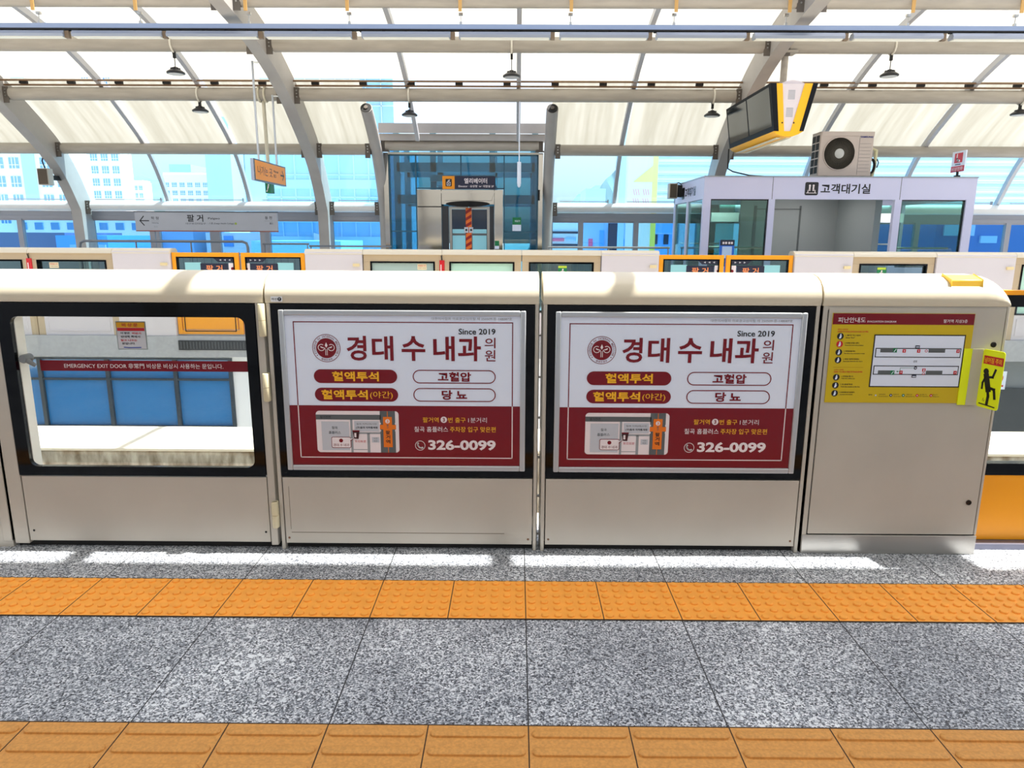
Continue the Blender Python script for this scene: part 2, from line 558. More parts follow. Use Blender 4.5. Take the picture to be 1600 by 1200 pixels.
tactile('tactile_paving', 2.4496, 2.7496, M_TILE, False, 'orange dotted tactile paving strip in front of the platform gates')
tactile('tactile_paving', 1.55, 1.8496, M_TILE2, True, 'ochre barred tactile paving strip at the lower edge of the picture')

# ------------------------------------------------------------------ near platform gates
def cap_profile(gy):
    return [(gy, 1.150), (gy - 0.006, 1.175), (gy - 0.002, 1.203), (gy + 0.012, 1.230), (gy + 0.036, 1.253), (gy + 0.072, 1.270), (gy + 0.12, 1.279),
            (gy + 0.18, 1.281), (gy + 0.24, 1.276), (gy + 0.265, 1.262), (gy + 0.275, 1.15)]
def cap(mb, x0, x1, gy, round_end=False, m=None, dz=0.0):
    pr = [(y, z + dz) for y, z in cap_profile(gy)]
    def sec(x, k=1.0, kz=None):
        return [(x, gy + 0.13 + (y - gy - 0.13) * k, 1.15 + dz + (z - 1.15 - dz) * (kz if kz is not None else k)) for y, z in pr]
    secs = [sec(x0), sec(x1)]
    if round_end:
        r = 0.11
        secs = [sec(x0)] + [sec(x1 - r + r * math.sin(R(a)), 1 - 0.06 * (1 - math.cos(R(a))), math.cos(R(a)) ** 0.75 if a < 88 else 0.12) for a in (0, 20, 38, 54, 68, 80, 89)]
    mb.loft(secs, m)
    return mb

def hinge(parent, x, y, z0, z1):
    b = MB()
    h = z1 - z0
    b.lathe((x, y, z0), [(0.012, 0), (0.015, 0.004), (0.015, h * 0.48), (0.0125, h * 0.485), (0.0125, h * 0.50), (0.015, h * 0.505), (0.015, h - 0.004), (0.012, h)], 16)
    b.box(x - 0.012, x + 0.012, y + 0.004, y + 0.02, z0, z1)
    return obj('hinge', b, mat('hinge_cream', (214, 204, 170), 0.35), parent)

# emergency exit door (see-through window)
X0, X1 = -2.338, -1.104
dr = thing('emergency_exit_gate', ((X0 + X1) / 2, GY, 0), 'emergency exit gate with a clear window and a dark red warning band', 'platform gate')
b = MB()
b.box(X0, X0 + 0.066, GY, GY + 0.12, 0.02, 1.15)                       # left stile
b.box(X1 - 0.032, X1, GY, GY + 0.12, 0.02, 1.15)
b.box(X0 + 0.066, X1 - 0.032, GY + 0.02, GY + 0.12, 1.135, 1.15)
obj('gate_frame', b, M_GATE, dr, bevel=0.003)
b = MB(); b.box(X0 + 0.072, X1 - 0.036, GY + 0.002, GY + 0.10, 0.035, 0.352)
for xx in (X0 + 0.095, X1 - 0.055):
    b.lathe((xx, GY + 0.002, 0.085), [(0.006, 0), (0.004, -0.003)], 10, M_DARK, 'y')
obj('lower_panel', b, M_GATE, dr, bevel=0.003)
# black glass border with a rounded opening, real depth
wx0, wx1, wz0, wz1 = -2.214, -1.186, 0.400, 1.086
ox0, ox1, oz0, oz1 = X0 + 0.068, X1 - 0.034, 0.357, 1.146
b = MB()
outer = [(x, z) for x, z in Flat.rr(ox0, oz0, ox1, oz1, 0.002)]
inner = [(x, z) for x, z in Flat.rr(wx0, wz0, wx1, wz1, 0.035)]
n = len(outer)
jam = mat('window_jamb', (236, 234, 226), 0.4)
b.add([(x, GY - 0.002, z) for x, z in outer] + [(x, GY - 0.002, z) for x, z in inner], [(i, (i + 1) % n, n + (i + 1) % n, n + i) for i in range(n)], M_BLK)
b.add([(x, GY + 0.02, z) for x, z in outer] + [(x, GY + 0.02, z) for x, z in inner], [(n + i, n + (i + 1) % n, (i + 1) % n, i) for i in range(n)], M_BLK)
b.add([(x, GY - 0.002, z) for x, z in inner] + [(x, GY + 0.02, z) for x, z in inner], [(i, (i + 1) % n, n + (i + 1) % n, n + i) for i in range(n)], M_BLK)
obj('window_border', b, M_BLK, dr)
b = MB(); b.box(wx0 - 0.03, wx0 + 0.004, GY + 0.02, GY + 0.075, wz0 - 0.03, wz1 + 0.03)
obj('window_jamb', b, jam, dr)
b = MB(); b.box(wx0 - 0.01, wx1 + 0.01, GY + 0.085, GY + 0.091, wz0 - 0.01, wz1 + 0.01)
obj('window_pane', b, M_GATEGL, dr)
b = MB(); cap(b, -2.345, -1.099, GY)
obj('top_cap', b, M_CAP, dr)
b = MB()
b.box(X0 - 0.005, X1, GY + 0.03, GY + 0.10, 0.0, 0.034, M_DARK)
obj('bottom_seal', b, M_DARK, dr)
for z0, z1 in ((1.005, 1.148), (0.715, 0.842), (0.115, 0.240)):
    hinge(dr, -1.104, GY - 0.016, z0, z1)
b = MB()
b.lathe((-2.185, GY + 0.0, 0.895), [(0.016, 0), (0.02, 0.008), (0.02, 0.05), (0.014, 0.056)], 16, None, 'y')
b.tube([(-2.185, GY + 0.012, 0.895), (-2.165, GY + 0.015, 0.882), (-2.15, GY + 0.03, 0.862)], [0.012, 0.011, 0.008], 10)
obj('push_latch', b, mat('grey_plastic', (120, 124, 126), 0.4), dr, label='grey latch on the left edge of the window')
# red band (its lettering)
f = Flat((-2.165, GY + 0.083, 0.828))
f.quad(0, 0, 0.978, 0.049, 0, M_RED)
band_rot = 0
f.text('EMERGENCY EXIT DOOR 非常門 비상문 비상시 사용하는 문입니다.', 0.110, 0.013, 0.835, 0.036, 0.001, M_PINK, 0.0)
obj('warning_band', f, M_RED, dr, label='dark red band with white emergency lettering')
# yellow and white notice stuck on the pane
nt_ = thing('notice_sticker', (-1.735, GY + 0.08, 0.93), 'small yellow, red and white notice stuck on the exit gate window', 'notice')
f = Flat((-1.80, GY + 0.082, 0.928))
W, H = 0.135, 0.128
b = MB(); b.box(-1.80, -1.80 + W, GY + 0.0822, GY + 0.0848, 0.928, 0.928 + H)
obj('backing', b, mat('notice_grey', (150, 160, 160), 0.5), nt_)
f.quad(0.004, 0.004, W - 0.004, H - 0.004, 0.0008, mat('notice_paper', (206, 208, 214), 0.4))
f.quad(0.004, H - 0.028, W - 0.004, H - 0.004, 0.0014, mat('notice_yellow', (240, 176, 0), 0.4))
f.quad(0.006, H - 0.043, W - 0.006, H - 0.029, 0.0014, M_SIGR)
f.text('비 상 문', 0.030, H - 0.024, 0.100, H - 0.008, 0.002, M_SIGR, 0.02)
f.text('이 문은', 0.020, 0.070, 0.062, 0.080, 0.002, M_BLACKP, 0.02)
f.text('비상시', 0.072, 0.070, 0.112, 0.080, 0.002, M_SIGR, 0.02)
f.text('반대쪽 쪽에서', 0.020, 0.054, 0.106, 0.064, 0.002, M_BLACKP, 0.02)
f.text('밀고 나오는', 0.018, 0.038, 0.092, 0.048, 0.002, M_SIGR, 0.02)
f.text('문입니다.', 0.022, 0.023, 0.082, 0.033, 0.002, M_BLACKP, 0.02)
f.line([(0.03, 0.011), (0.05, 0.009), (0.105, 0.010)], 0.004, 0.002, mat('print_blue', (40, 70, 170), 0.4))
obj('print', f, M_BLACKP, nt_)

# fixed panels carrying the two advertisements
def fixed_panel(xa, xb, bx0, bx1, label, scratches):
    t = thing('fixed_gate_panel', ((xa + xb) / 2, GY, 0), label, 'platform gate')
    b = MB()
    b.box(xa, bx0 - 0.002, GY, GY + 0.12, 0.0, 1.15); b.box(bx1 + 0.002, xb, GY, GY + 0.12, 0.0, 1.15)
    b.box(bx0, bx1, GY + 0.04, GY + 0.12, 0.03, 1.15)
    obj('gate_frame', b, M_GATE, t, bevel=0.003)
    b = MB(); b.box(bx0, bx1, GY + 0.001, GY + 0.042, 0.358, 1.146)
    obj('black_surround', b, M_BLK, t, bevel=0.001)
    b = MB(); b.box(bx0 + 0.003, bx1 - 0.003, GY + 0.001, GY + 0.042, 0.032, 0.353)
    for xx in (bx0 + 0.018, bx1 - 0.02):
        b.lathe((xx, GY + 0.001, 0.058), [(0.006, 0), (0.004, -0.003)], 10, mat('rusty_screw', (120, 84, 60), 0.6), 'y')
    if scratches:
        s = mat('scratch', (120, 110, 96), 0.7)
        b.box(bx0 + 0.03, bx1 - 0.13, GY - 0.0002, GY + 0.002, 0.0835, 0.0865, s)
        b.box(bx0 + 0.028, bx0 + 0.030, GY - 0.0002, GY + 0.002, 0.10, 0.31, s)
    obj('lower_panel', b, M_GATE, t, bevel=0.003)
    b = MB(); cap(b, xa - 0.001, xb + 0.001, GY)
    obj('top_cap', b, M_CAP, t)
    b = MB(); b.box(bx0, bx1, GY + 0.03, GY + 0.10, 0, 0.03)
    obj('bottom_seal', b, M_DARK, t)
    return t
fixed_panel(-1.088, 0.098, -1.069, 0.081, 'fixed gate panel left of the pair, carrying the left clinic poster', True)
fixed_panel(0.118, 1.316, 0.137, 1.298, 'fixed gate panel right of the pair, beside the evacuation map unit', False)

# gap cover strip seen between the two panels
b = MB()
for k in range(6):
    b.box(0.100, 0.116, GY + 0.07, GY + 0.09, 0.05 + 0.19 * k, 0.05 + 0.19 * k + 0.006)
b.box(0.100, 0.1035, GY + 0.06, GY + 0.10, 0.0, 1.15); b.box(0.1125, 0.116, GY + 0.06, GY + 0.10, 0.0, 1.15)
solo('gap_strip', b, M_GATE, (0.108, GY + 0.08, 0), 'narrow slotted strip closing the gap between the two poster panels', 'strip')

# little line label on the cap
st = thing('line_sticker', (-1.03, GY - 0.006, 1.165), 'small white sticker with a numeral on the gate cap, above the left poster', 'sticker')
f = Flat((-1.062, GY - 0.0085, 1.156))
f.quad(0, 0, 0.05, 0.023, 0, mat('sticker_white', (236, 238, 242), 0.4))
f.text('하선', 0.004, 0.006, 0.027, 0.017, 0.0006, M_BLACKP, 0.02)
f.disc(0.038, 0.0115, 0.0085, 0.0006, M_BLACKP)
f.text('7', 0.0355, 0.007, 0.0405, 0.016, 0.0012, mat('sticker_white'), 0.02)
obj('print', f, M_BLACKP, st)

# advertisement posters
def poster(x0, z0, w, label):
    k = w / 1.077
    t = thing('advertising_poster', (x0 + w / 2, GY, z0), label, 'poster', 'clinic posters on the gate panels')
    Yf = GY + 0.001
    b = MB(); b.frame(x0, x0 + w, z0, z0 + 0.729, 0.024, Yf - 0.014, Yf)
    obj('poster_frame', b, M_ALU, t, bevel=0.004)
    f = Flat((x0, Yf - 0.004, z0))
    f.U = Vector((k, 0, 0)); f.N = Vector((0, -1, 0))
    f.quad(0.022, 0.022, 1.055, 0.708, 0, M_PAPER)
    f.quad(0.022, 0.022, 1.055, 0.302, 0.0008, M_RED)
    L = 0.0042
    for (a0, c0, a1, c1, m) in ((0.060, 0.674, 1.021, 0.674 + L, M_RED), (0.060, 0.302, 0.060 + L, 0.678, M_RED), (1.021 - L, 0.302, 1.021, 0.678, M_RED),
                                (0.060, 0.058, 1.021, 0.058 + L, M_PINK), (0.060, 0.058, 0.060 + L, 0.302, M_PINK), (1.021 - L, 0.058, 1.021, 0.302, M_PINK)):
        f.quad(a0, c0, a1, c1, 0.0014, m)
    sh = obj('poster_sheet', f, M_PAPER, t)
    def P():
        g = Flat((x0, Yf - 0.0058, z0)); g.U = Vector((k, 0, 0)); g.N = Vector((0, -1, 0)); return g
    g = P()
    for ch, a0, a1 in (('경', 0.291, 0.378), ('대', 0.402, 0.496), ('수', 0.532, 0.636), ('내', 0.671, 0.765), ('과', 0.779, 0.880)):
        g.text(ch, a0, 0.506, a1, 0.616, 0, M_RED, 0.022)
    g.text('의', 0.897, 0.564, 0.944, 0.610, 0, M_RED, 0.008); g.text('원', 0.897, 0.506, 0.944, 0.556, 0, M_RED, 0.008)
    obj('headline', g, M_RED, sh); g = P()
    g.text('Since 2019', 0.783, 0.624, 0.944, 0.650, 0, M_BLACKP, 0.018)
    obj('founding_year', g, M_BLACKP, sh); g = P()
    g.text('대한의사협회 의료광고심의필 제 250509-중-148087호', 0.665, 0.687, 1.016, 0.699, 0, M_GREYM, 0)
    obj('approval_line', g, M_GREYM, sh)
    # round seal
    g = P(); cu, cv = 0.2015, 0.5605
    g.ring(cu, cv, 0.0595, 0.0620, 0, M_RED); g.disc(cu, cv, 0.0445, 0, M_RED, 36)
    word = 'KYUNGDAE SU INTERNAL MEDICINE'
    for i, ch in enumerate(word):
        a = R(205 - 230 * i / (len(word) - 1))
        if ch == ' ': continue
        w2 = 0.0016 if ch == 'I' else 0.0052
        g.text(ch, cu + 0.052 * math.cos(a) - w2 / 2, cv + 0.052 * math.sin(a) - 0.0042, cu + 0.052 * math.cos(a) + w2 / 2, cv + 0.052 * math.sin(a) + 0.0042, 0, M_RED, 0.02, rot=a - math.pi / 2)
    for a in (218, 322):
        g.disc(cu + 0.052 * math.cos(R(a)), cv + 0.052 * math.sin(R(a)), 0.0028, 0, M_RED, 5)
    for i, ch in enumerate('경대수내과'):
        a = R(247 + 46 * i / 4)
        g.text(ch, cu + 0.052 * math.cos(a) - 0.004, cv + 0.052 * math.sin(a) - 0.004, cu + 0.052 * math.cos(a) + 0.004, cv + 0.052 * math.sin(a) + 0.004, 0, M_RED, 0.02, rot=a + math.pi / 2)
    for sgn in (-1, 1):                                              # two kidneys and a bud
        kx = cu + sgn * 0.0215
        a0 = 55 if sgn < 0 else -175
        g.ring(kx, cv + 0.003, 0.0125, 0.0155, 0.0008, M_PINK, 24, a0, a0 + 300)
        g.line([(kx + sgn * 0.003, cv + 0.006), (cu + sgn * 0.008, cv + 0.001), (cu + sgn * 0.0035, cv - 0.006), (cu + sgn * 0.0035, cv - 0.030)], 0.0026, 0.0008, M_PINK)
        g.poly([(kx + sgn * 0.004, cv + 0.009), (kx - sgn * 0.008, cv + 0.004), (kx - sgn * 0.009, cv - 0.001), (kx + sgn * 0.002, cv + 0.002)], 0.0009, M_PINK)
    g.poly([(cu, cv + 0.002), (cu + 0.006, cv + 0.012), (cu, cv + 0.026), (cu - 0.006, cv + 0.012)], 0.0009, M_PINK)
    obj('round_seal', g, M_RED, sh)
    # treatment badges
    for body, box, tb, fill, extra in (('혈액투석', (0.140, 0.404, 0.509, 0.466), (0.221, 0.413, 0.428, 0.457), True, None),
                                       ('혈액투석', (0.140, 0.321, 0.511, 0.383), (0.170, 0.330, 0.376, 0.374), True, '(야간)'),
                                       ('고혈압', (0.578, 0.405, 0.945, 0.466), (0.689, 0.414, 0.836, 0.457), False, None),
                                       ('당 뇨', (0.579, 0.322, 0.945, 0.384), (0.705, 0.331, 0.818, 0.375), False, None)):
        g = P()
        if fill: g.rrect(*box, 0.031, 0, M_RED)
        else: g.rring(*box, 0.031, 0.0042, 0, M_RED)
        g.text(body, tb[0], tb[1], tb[2], tb[3], 0.0008, M_YEL if fill else M_RED, 0.03)
        if extra: g.text(extra, 0.386, 0.332, 0.487, 0.368, 0.0008, M_YEL, 0.002)
        obj('treatment_badge', g, M_RED, sh)
    # street map
    g = P()
    g.rrect(0.139, 0.084, 0.510, 0.277, 0.016, 0, M_PINK)
    d = 0.0006
    g.quad(0.139, 0.237, 0.430, 0.260, d, M_GREYD); g.quad(0.426, 0.084, 0.494, 0.277, d, M_GREYD)
    g.quad(0.162, 0.094, 0.286, 0.228, d, M_GREYL)
    g.quad(0.292, 0.084, 0.302, 0.237, d, M_GREYM); g.quad(0.366, 0.084, 0.378, 0.174, d, M_GREYM); g.quad(0.302, 0.171, 0.426, 0.179, d, M_GREYM); g.quad(0.302, 0.096, 0.366, 0.099, d, M_GREYM)
    g.quad(0.310, 0.183, 0.421, 0.231, d, M_GREYL); g.quad(0.387, 0.131, 0.420, 0.156, d, M_GREYL)
    g.quad(0.425, 0.193, 0.497, 0.214, 2 * d, M_ORNP); g.quad(0.4585, 0.084, 0.4615, 0.277, 2 * d, M_ORNP)
    for px_, py_ in ((0.425, 0.193), (0.497, 0.193), (0.425, 0.214), (0.497, 0.214)):
        g.disc(px_, py_ + (0.006 if py_ > 0.2 else -0.006), 0.005, 2 * d, M_PINK, 12)
    g.quad(0.440, 0.110, 0.480, 0.251, 3 * d, M_ORNP)
    g.disc(0.460, 0.231, 0.010, 4 * d, M_PINK, 20); g.text('3', 0.456, 0.225, 0.464, 0.237, 5 * d, M_ORNP, 0.02)
    g.text('출', 0.455, 0.208, 0.465, 0.217, 4 * d, M_GREYD, 0.01); g.text('구', 0.455, 0.197, 0.465, 0.205, 4 * d, M_GREYD, 0.01)
    for ch, c0 in (('팔', 0.170), ('거', 0.149), ('역', 0.127)):
        g.text(ch, 0.450, c0, 0.470, c0 + 0.018, 4 * d, M_BLACKP, 0.02)
    g.text('칠곡', 0.208, 0.193, 0.234, 0.206, 2 * d, M_GREYD, 0.01); g.text('홈플러스', 0.193, 0.170, 0.248, 0.184, 2 * d, M_GREYD, 0.01)
    g.text('팔거천변', 0.158, 0.242, 0.205, 0.255, 2 * d, M_BLACKP, 0.0)
    g.text('칠곡 지하(대)시장', 0.320, 0.212, 0.412, 0.222, 2 * d, M_GREYD, 0.0); g.text('(구)칠곡 지하통계청', 0.318, 0.194, 0.414, 0.206, 2 * d, M_BLACKP, 0.02)
    g.text('토민토분', 0.310, 0.131, 0.360, 0.142, 2 * d, M_SIGR, 0.0)
    g.text('시민', 0.395, 0.146, 0.412, 0.154, 2 * d, M_GREYD, 0); g.text('회관', 0.395, 0.134, 0.412, 0.142, 2 * d, M_GREYD, 0)
    g.rrect(0.204, 0.105, 0.293, 0.157, 0.008, 3 * d, M_RED); g.rrect(0.2065, 0.1075, 0.2905, 0.1545, 0.006, 4 * d, M_PINK)
    g.poly([(0.284, 0.140), (0.304, 0.150), (0.286, 0.149)], 4.4 * d, M_PINK); g.line([(0.2905, 0.138), (0.304, 0.149)], 0.0022, 4.5 * d, M_RED)
    g.disc(0.248, 0.140, 0.009, 5 * d, M_RED, 18); g.text('경대 수 내과', 0.213, 0.113, 0.284, 0.126, 5 * d, M_RED, 0.0)
    g.poly([(0.306, 0.150), (0.327, 0.148), (0.332, 0.184), (0.302, 0.184)], 5 * d, mat('print_maroon', (58, 10, 18), 0.3))
    g.quad(0.301, 0.183, 0.333, 0.188, 5.5 * d, M_RED); g.quad(0.309, 0.156, 0.318, 0.176, 6 * d, M_PINK)
    obj('street_map', g, M_PINK, sh)
    # directions and telephone number
    g = P()
    g.text('팔거역', 0.618, 0.226, 0.689, 0.250, 0, M_YEL, 0.004); g.disc(0.7125, 0.239, 0.0145, 0, M_PINK, 24); g.text('3', 0.7075, 0.230, 0.7175, 0.248, 0.0006, M_RED, 0.03)
    g.text('번 출구', 0.732, 0.226, 0.810, 0.250, 0, M_YEL, 0.004); g.text('1분거리', 0.822, 0.226, 0.905, 0.250, 0, M_PINK, -0.004)
    g.text('칠곡 홈플러스', 0.579, 0.182, 0.731, 0.207, 0, M_PINK, 0.004); g.text('주차장 입구 맞은편', 0.739, 0.182, 0.945, 0.207, 0, M_YEL, 0.004)
    obj('directions', g, M_YEL, sh)
    g = P()
    g.ring(0.604, 0.118, 0.0205, 0.0228, 0, M_PINK)
    g.line([(0.593, 0.128), (0.594, 0.118), (0.601, 0.109), (0.612, 0.106)], 0.006, 0.0004, M_PINK)
    g.disc(0.5945, 0.1285, 0.0045, 0.0004, M_PINK, 10); g.disc(0.6135, 0.108, 0.0045, 0.0004, M_PINK, 10)
    g.text('326-0099', 0.640, 0.097, 0.945, 0.145, 0, M_PINK, 0.035)
    obj('telephone_number', g, M_PINK, sh)
    return t
poster(-1.034, 0.393, 1.077, 'red and white clinic poster, left one, beside the hinged exit gate')
poster(0.172, 0.391, 1.089, 'red and white clinic poster, right one, next to the yellow evacuation map')

# motor housing at the right end, rounded cap
mu = thing('door_motor_unit', (1.73, GY, 0), 'beige gate housing with rounded end, carrying the evacuation map', 'gate housing', 'door motor housings of the near gates')
b = MB()
b.box(1.330, 2.131, GY + 0.006, GY + 0.26, 0.0, 1.150)
obj('housing', b, M_DARK, mu)
b = MB(); b.box(1.330, 1.350, GY, GY + 0.26, 0.0, 1.150); b.box(2.122, 2.133, GY, GY + 0.26, 0.096, 1.150)
b.box(1.350, 2.122, GY + 0.004, GY + 0.01, 1.132, 1.150); b.box(1.3305, 2.134, GY - 0.004, GY + 0.264, 0.0, 0.092, M_STEELB)
obj('edge_trim', b, M_GATE, mu, bevel=0.002)
b = MB(); b.box(1.355, 2.118, GY - 0.001, GY + 0.02, 0.097, 1.140)
obj('front_panel', b, M_GATE, mu, bevel=0.002)
b = MB(); cap(b, 1.326, 2.137, GY, True)
obj('top_cap', b, M_CAP, mu)
for x, z in ((2.076, 0.255), (2.082, 0.985)):
    b = MB(); b.lathe((x, GY - 0.001, z), [(0.012, 0.0), (0.012, -0.004), (0.008, -0.005), (0.007, -0.002)], 18, None, 'y')
    obj('lock', b, mat('lock_dark', (50, 46, 42), 0.3, metal=0.7), mu)
b = MB()
b.prism([(3.066, 1.220), (3.070, 1.262), (3.140, 1.283), (3.150, 1.25)], 'x', 1.875, 2.012)
obj('warning_lamp', b, mat('lamp_yellow', (246, 196, 60), 0.4), mu, bevel=0.004, label='flat yellow lamp on the rounded cap')
# left motor housing (only its right edge is in the picture)
ml = thing('door_motor_unit', (-2.75, GY, 0), 'beige gate housing at the far left edge, left of the exit gate', 'gate housing', 'door motor housings of the near gates')
b = MB(); b.box(-3.155, -2.352, GY + 0.006, GY + 0.26, 0, 1.15); obj('housing', b, M_GATE, ml)
b = MB(); b.box(-3.14, -2.418, GY - 0.001, GY + 0.02, 0.115, 1.14); b.box(-2.412, -2.409, GY + 0.0, GY + 0.01, 0.10, 1.14, M_DARK); b.box(-3.14, -2.409, GY + 0.0, GY + 0.01, 0.108, 0.112, M_DARK)
obj('front_panel', b, M_GATE, ml)
b = MB(); b.box(-2.392, -2.352, GY, GY + 0.02, 0.03, 1.15); obj('edge_trim', b, M_GATE, ml, bevel=0.002)
b = MB(); cap(b, -3.155, -2.349, GY); obj('top_cap', b, M_CAP, ml)
b = MB(); b.box(-2.372, -2.364, GY - 0.014, GY, 0.94, 1.02); obj('handle', b, M_ALU, ml)

# sliding door leaf at the right edge
dl = thing('sliding_door_leaf', (2.66, 3.17, 0), 'orange sliding door leaf at the right edge, beyond the gate housing', 'door')
dy = 3.15
b = MB(); b.box(2.142, 3.15, dy, dy + 0.04, 0.03, 0.352); obj('lower_panel', b, M_ORANGE, dl)
b = MB(); b.box(2.142, 3.15, dy - 0.001, dy + 0.041, 1.193, 1.213); obj('top_rail', b, M_ORANGE, dl)
b = MB(); b.box(2.142, 3.15, dy - 0.002, dy + 0.042, 0.353, 0.410); b.box(2.142, 3.15, dy - 0.002, dy + 0.042, 1.140, 1.192); b.box(3.10, 3.15, dy, dy + 0.04, 0.41, 1.14)
obj('black_border', b, M_BLK, dl)
b = MB(); b.box(2.15, 3.10, dy + 0.015, dy + 0.021, 0.41, 1.14); obj('door_pane', b, M_GATEGL, dl)
b = MB(); b.box(2.14, 3.9, 3.10, 3.30, 0.0, 0.028)
solo('door_threshold', b, mat('threshold', (120, 122, 140), 0.4, metal=0.5), (3, 3.1, 0), 'grey metal threshold under the orange sliding door', 'threshold')

# evacuation map board
EX, EZ = 1.371, 0.723
ev = thing('evacuation_map', (1.675, GY - 0.002, EZ), 'yellow evacuation map board with a dark red header on the gate housing', 'sign')
b = MB(); b.box(EX, EX + 0.612, GY - 0.006, GY - 0.001, EZ, EZ + 0.397); evb = obj('board', b, M_EVAC, ev)
f = Flat((EX, GY - 0.006, EZ))
f.quad(0.001, 0.348, 0.611, 0.396, 0.0006, M_RED)
f.text('피난안내도', 0.023, 0.356, 0.142, 0.379, 0.0012, M_PINK, 0.006); f.text('EVACUATION DIAGRAM', 0.150, 0.357, 0.274, 0.365, 0.0012, M_PINK, 0.01); f.text('팔거역 지상3층', 0.478, 0.357, 0.582, 0.372, 0.0012, M_PINK, 0.004)
obj('header', f, M_RED, evb)
f = Flat((EX, GY - 0.006, EZ))
wht = M_PAPER
f.quad(0.187, 0.071, 0.584, 0.305, 0.0006, M_BLACKP); f.quad(0.192, 0.076, 0.579, 0.300, 0.0012, wht)
for z0, z1, up_ in ((0.204, 0.246, True), (0.127, 0.168, False)):
    f.quad(0.198, z0, 0.571, z1, 0.0018, M_BLACKP); f.quad(0.2018, z0 + 0.0038, 0.5672, z1 - 0.0038, 0.0024, wht)
    cu = 0.379
    zz = z1 if up_ else z0 - 0.012
    f.quad(cu - 0.010, zz, cu + 0.010, zz + 0.012, 0.003, M_NAVY); f.quad(cu - 0.007, zz + 0.003, cu + 0.007, zz + 0.007, 0.0036, wht)
    za = z1 - 0.0195 if up_ else z0 + 0.0005
    for a0 in (0.219, 0.429):
        f.quad(a0, za, a0 + 0.072, za + 0.019, 0.003, M_GREYD)
    f.quad(0.274, za, 0.291, za + 0.019, 0.0036, M_GREEN); f.line([(0.279, za + 0.004), (0.286, za + 0.014)], 0.003, 0.0042, wht)
    for a0 in ((0.316, 0.379, 0.550) if up_ else (0.313, 0.550)):
        f.quad(a0, z0 + (0.022 if up_ else 0.004), a0 + 0.014, z0 + (0.037 if up_ else 0.019), 0.003, M_SIGR); f.quad(a0 + 0.0055, z0 + (0.026 if up_ else 0.008), a0 + 0.0085, z0 + (0.033 if up_ else 0.015), 0.0036, wht)
    f.ring(0.419, z0 + (0.030 if up_ else 0.006), 0.004, 0.0062, 0.003, M_SIGR)
f.quad(0.412, 0.142, 0.426, 0.156, 0.003, M_SIGR); f.quad(0.417, 0.144, 0.421, 0.154, 0.0036, wht)
f.disc(0.381, 0.158, 0.0072, 0.003, M_NAVY, 16); f.disc(0.381, 0.158, 0.003, 0.0036, wht, 10)
f.line([(0.372, 0.158), (0.315, 0.158), (0.315, 0.142), (0.303, 0.142)], 0.0016, 0.003, M_GREEN); f.poly([(0.299, 0.142), (0.306, 0.146), (0.306, 0.138)], 0.003, M_GREEN)
f.text('선로', 0.369, 0.182, 0.386, 0.192, 0.0018, M_BLACKP, 0.01)
obj('floor_plan', f, M_PAPER, evb)
f = Flat((EX, GY - 0.006, EZ))
for cz, red in ((0.296, 0), (0.2615, 1), (0.2255, 0), (0.191, 0), (0.114, 0), (0.078, 0), (0.042, 0)):
    f.disc(0.040, cz, 0.0145, 0.0006, M_SIGR if red else M_BLACKP, 22)
    f.poly([(0.034, cz - 0.010), (0.043, cz - 0.009), (0.046, cz + 0.003), (0.038, cz + 0.006)], 0.0012, wht); f.disc(0.041, cz + 0.008, 0.003, 0.0012, wht, 8)
f.text('화재 시 대피요령', 0.026, 0.323, 0.070, 0.330, 0.0006, M_SIGR, 0.01); f.text('HOW TO EVACUATE IN CASE OF FIRE', 0.026, 0.313, 0.159, 0.320, 0.0006, M_SIGR, 0.02)
f.text('소화기 사용법', 0.027, 0.145, 0.068, 0.151, 0.0006, M_SIGR, 0.01); f.text('HOW TO USE A FIRE EXTINGUISHER', 0.027, 0.135, 0.153, 0.142, 0.0006, M_SIGR, 0.02)
for i, (a, c, z) in enumerate((('1. “불이야” 하고 외친다.', 'Shout “Fire!”', 0.296), ('2. 비상벨 단추를 누른다.', 'Press the emergency button', 0.262), ('3. 대피통로를 따라', 'Go along the evacuation route', 0.226), ('4. 계단을 이용하여 대피한다.', 'Evacuate through the stairs', 0.191),
                               ('1. 안전핀을 뽑는다.', 'Pull the safety pin', 0.114), ('2. 호스를 불 쪽으로', 'Hold the nozzle at the fire', 0.078), ('3. 손잡이를 힘껏 움켜쥔다.', 'Squeeze the handle', 0.042))):
    f.text(a, 0.061, z + 0.001, 0.061 + 0.0035 * len(a) + 0.012, z + 0.008, 0.0006, M_BLACKP, 0.02)
    f.text(c, 0.064, z - 0.009, 0.064 + 0.0031 * len(c), z - 0.003, 0.0006, M_BLACKP, 0.02)
f.quad(0.022, 0.1585, 0.155, 0.1592, 0.0006, M_RED)
obj('instructions', f, M_BLACKP, evb)
f = Flat((EX, GY - 0.006, EZ))
for x, m in ((0.222, M_GREYM), (0.289, M_NAVY), (0.344, M_GREEN), (0.405, M_SIGR), (0.466, M_SIGR)):
    f.disc(x, 0.034, 0.0068 if m is not M_GREYM else 0.004, 0.0006, m, 16); f.disc(x, 0.034, 0.0028, 0.0012, wht, 8)
for x, w, a, c in ((0.236, 0.042, '대피경로', 'Evacuation'), (0.300, 0.032, '현위치', 'You are here'), (0.355, 0.040, '계단', 'Stairs'), (0.416, 0.042, '소화기', 'Extinguisher'), (0.474, 0.028, '발신기', 'Alarm')):
    f.text(a, x, 0.035, x + w * 0.7, 0.041, 0.0006, M_BLACKP, 0); f.text(c, x, 0.027, x + w, 0.032, 0.0006, M_BLACKP, 0)
f.text('범례', 0.190, 0.033, 0.206, 0.039, 0.0006, M_BLACKP, 0.01)
obj('legend', f, M_BLACKP, evb)

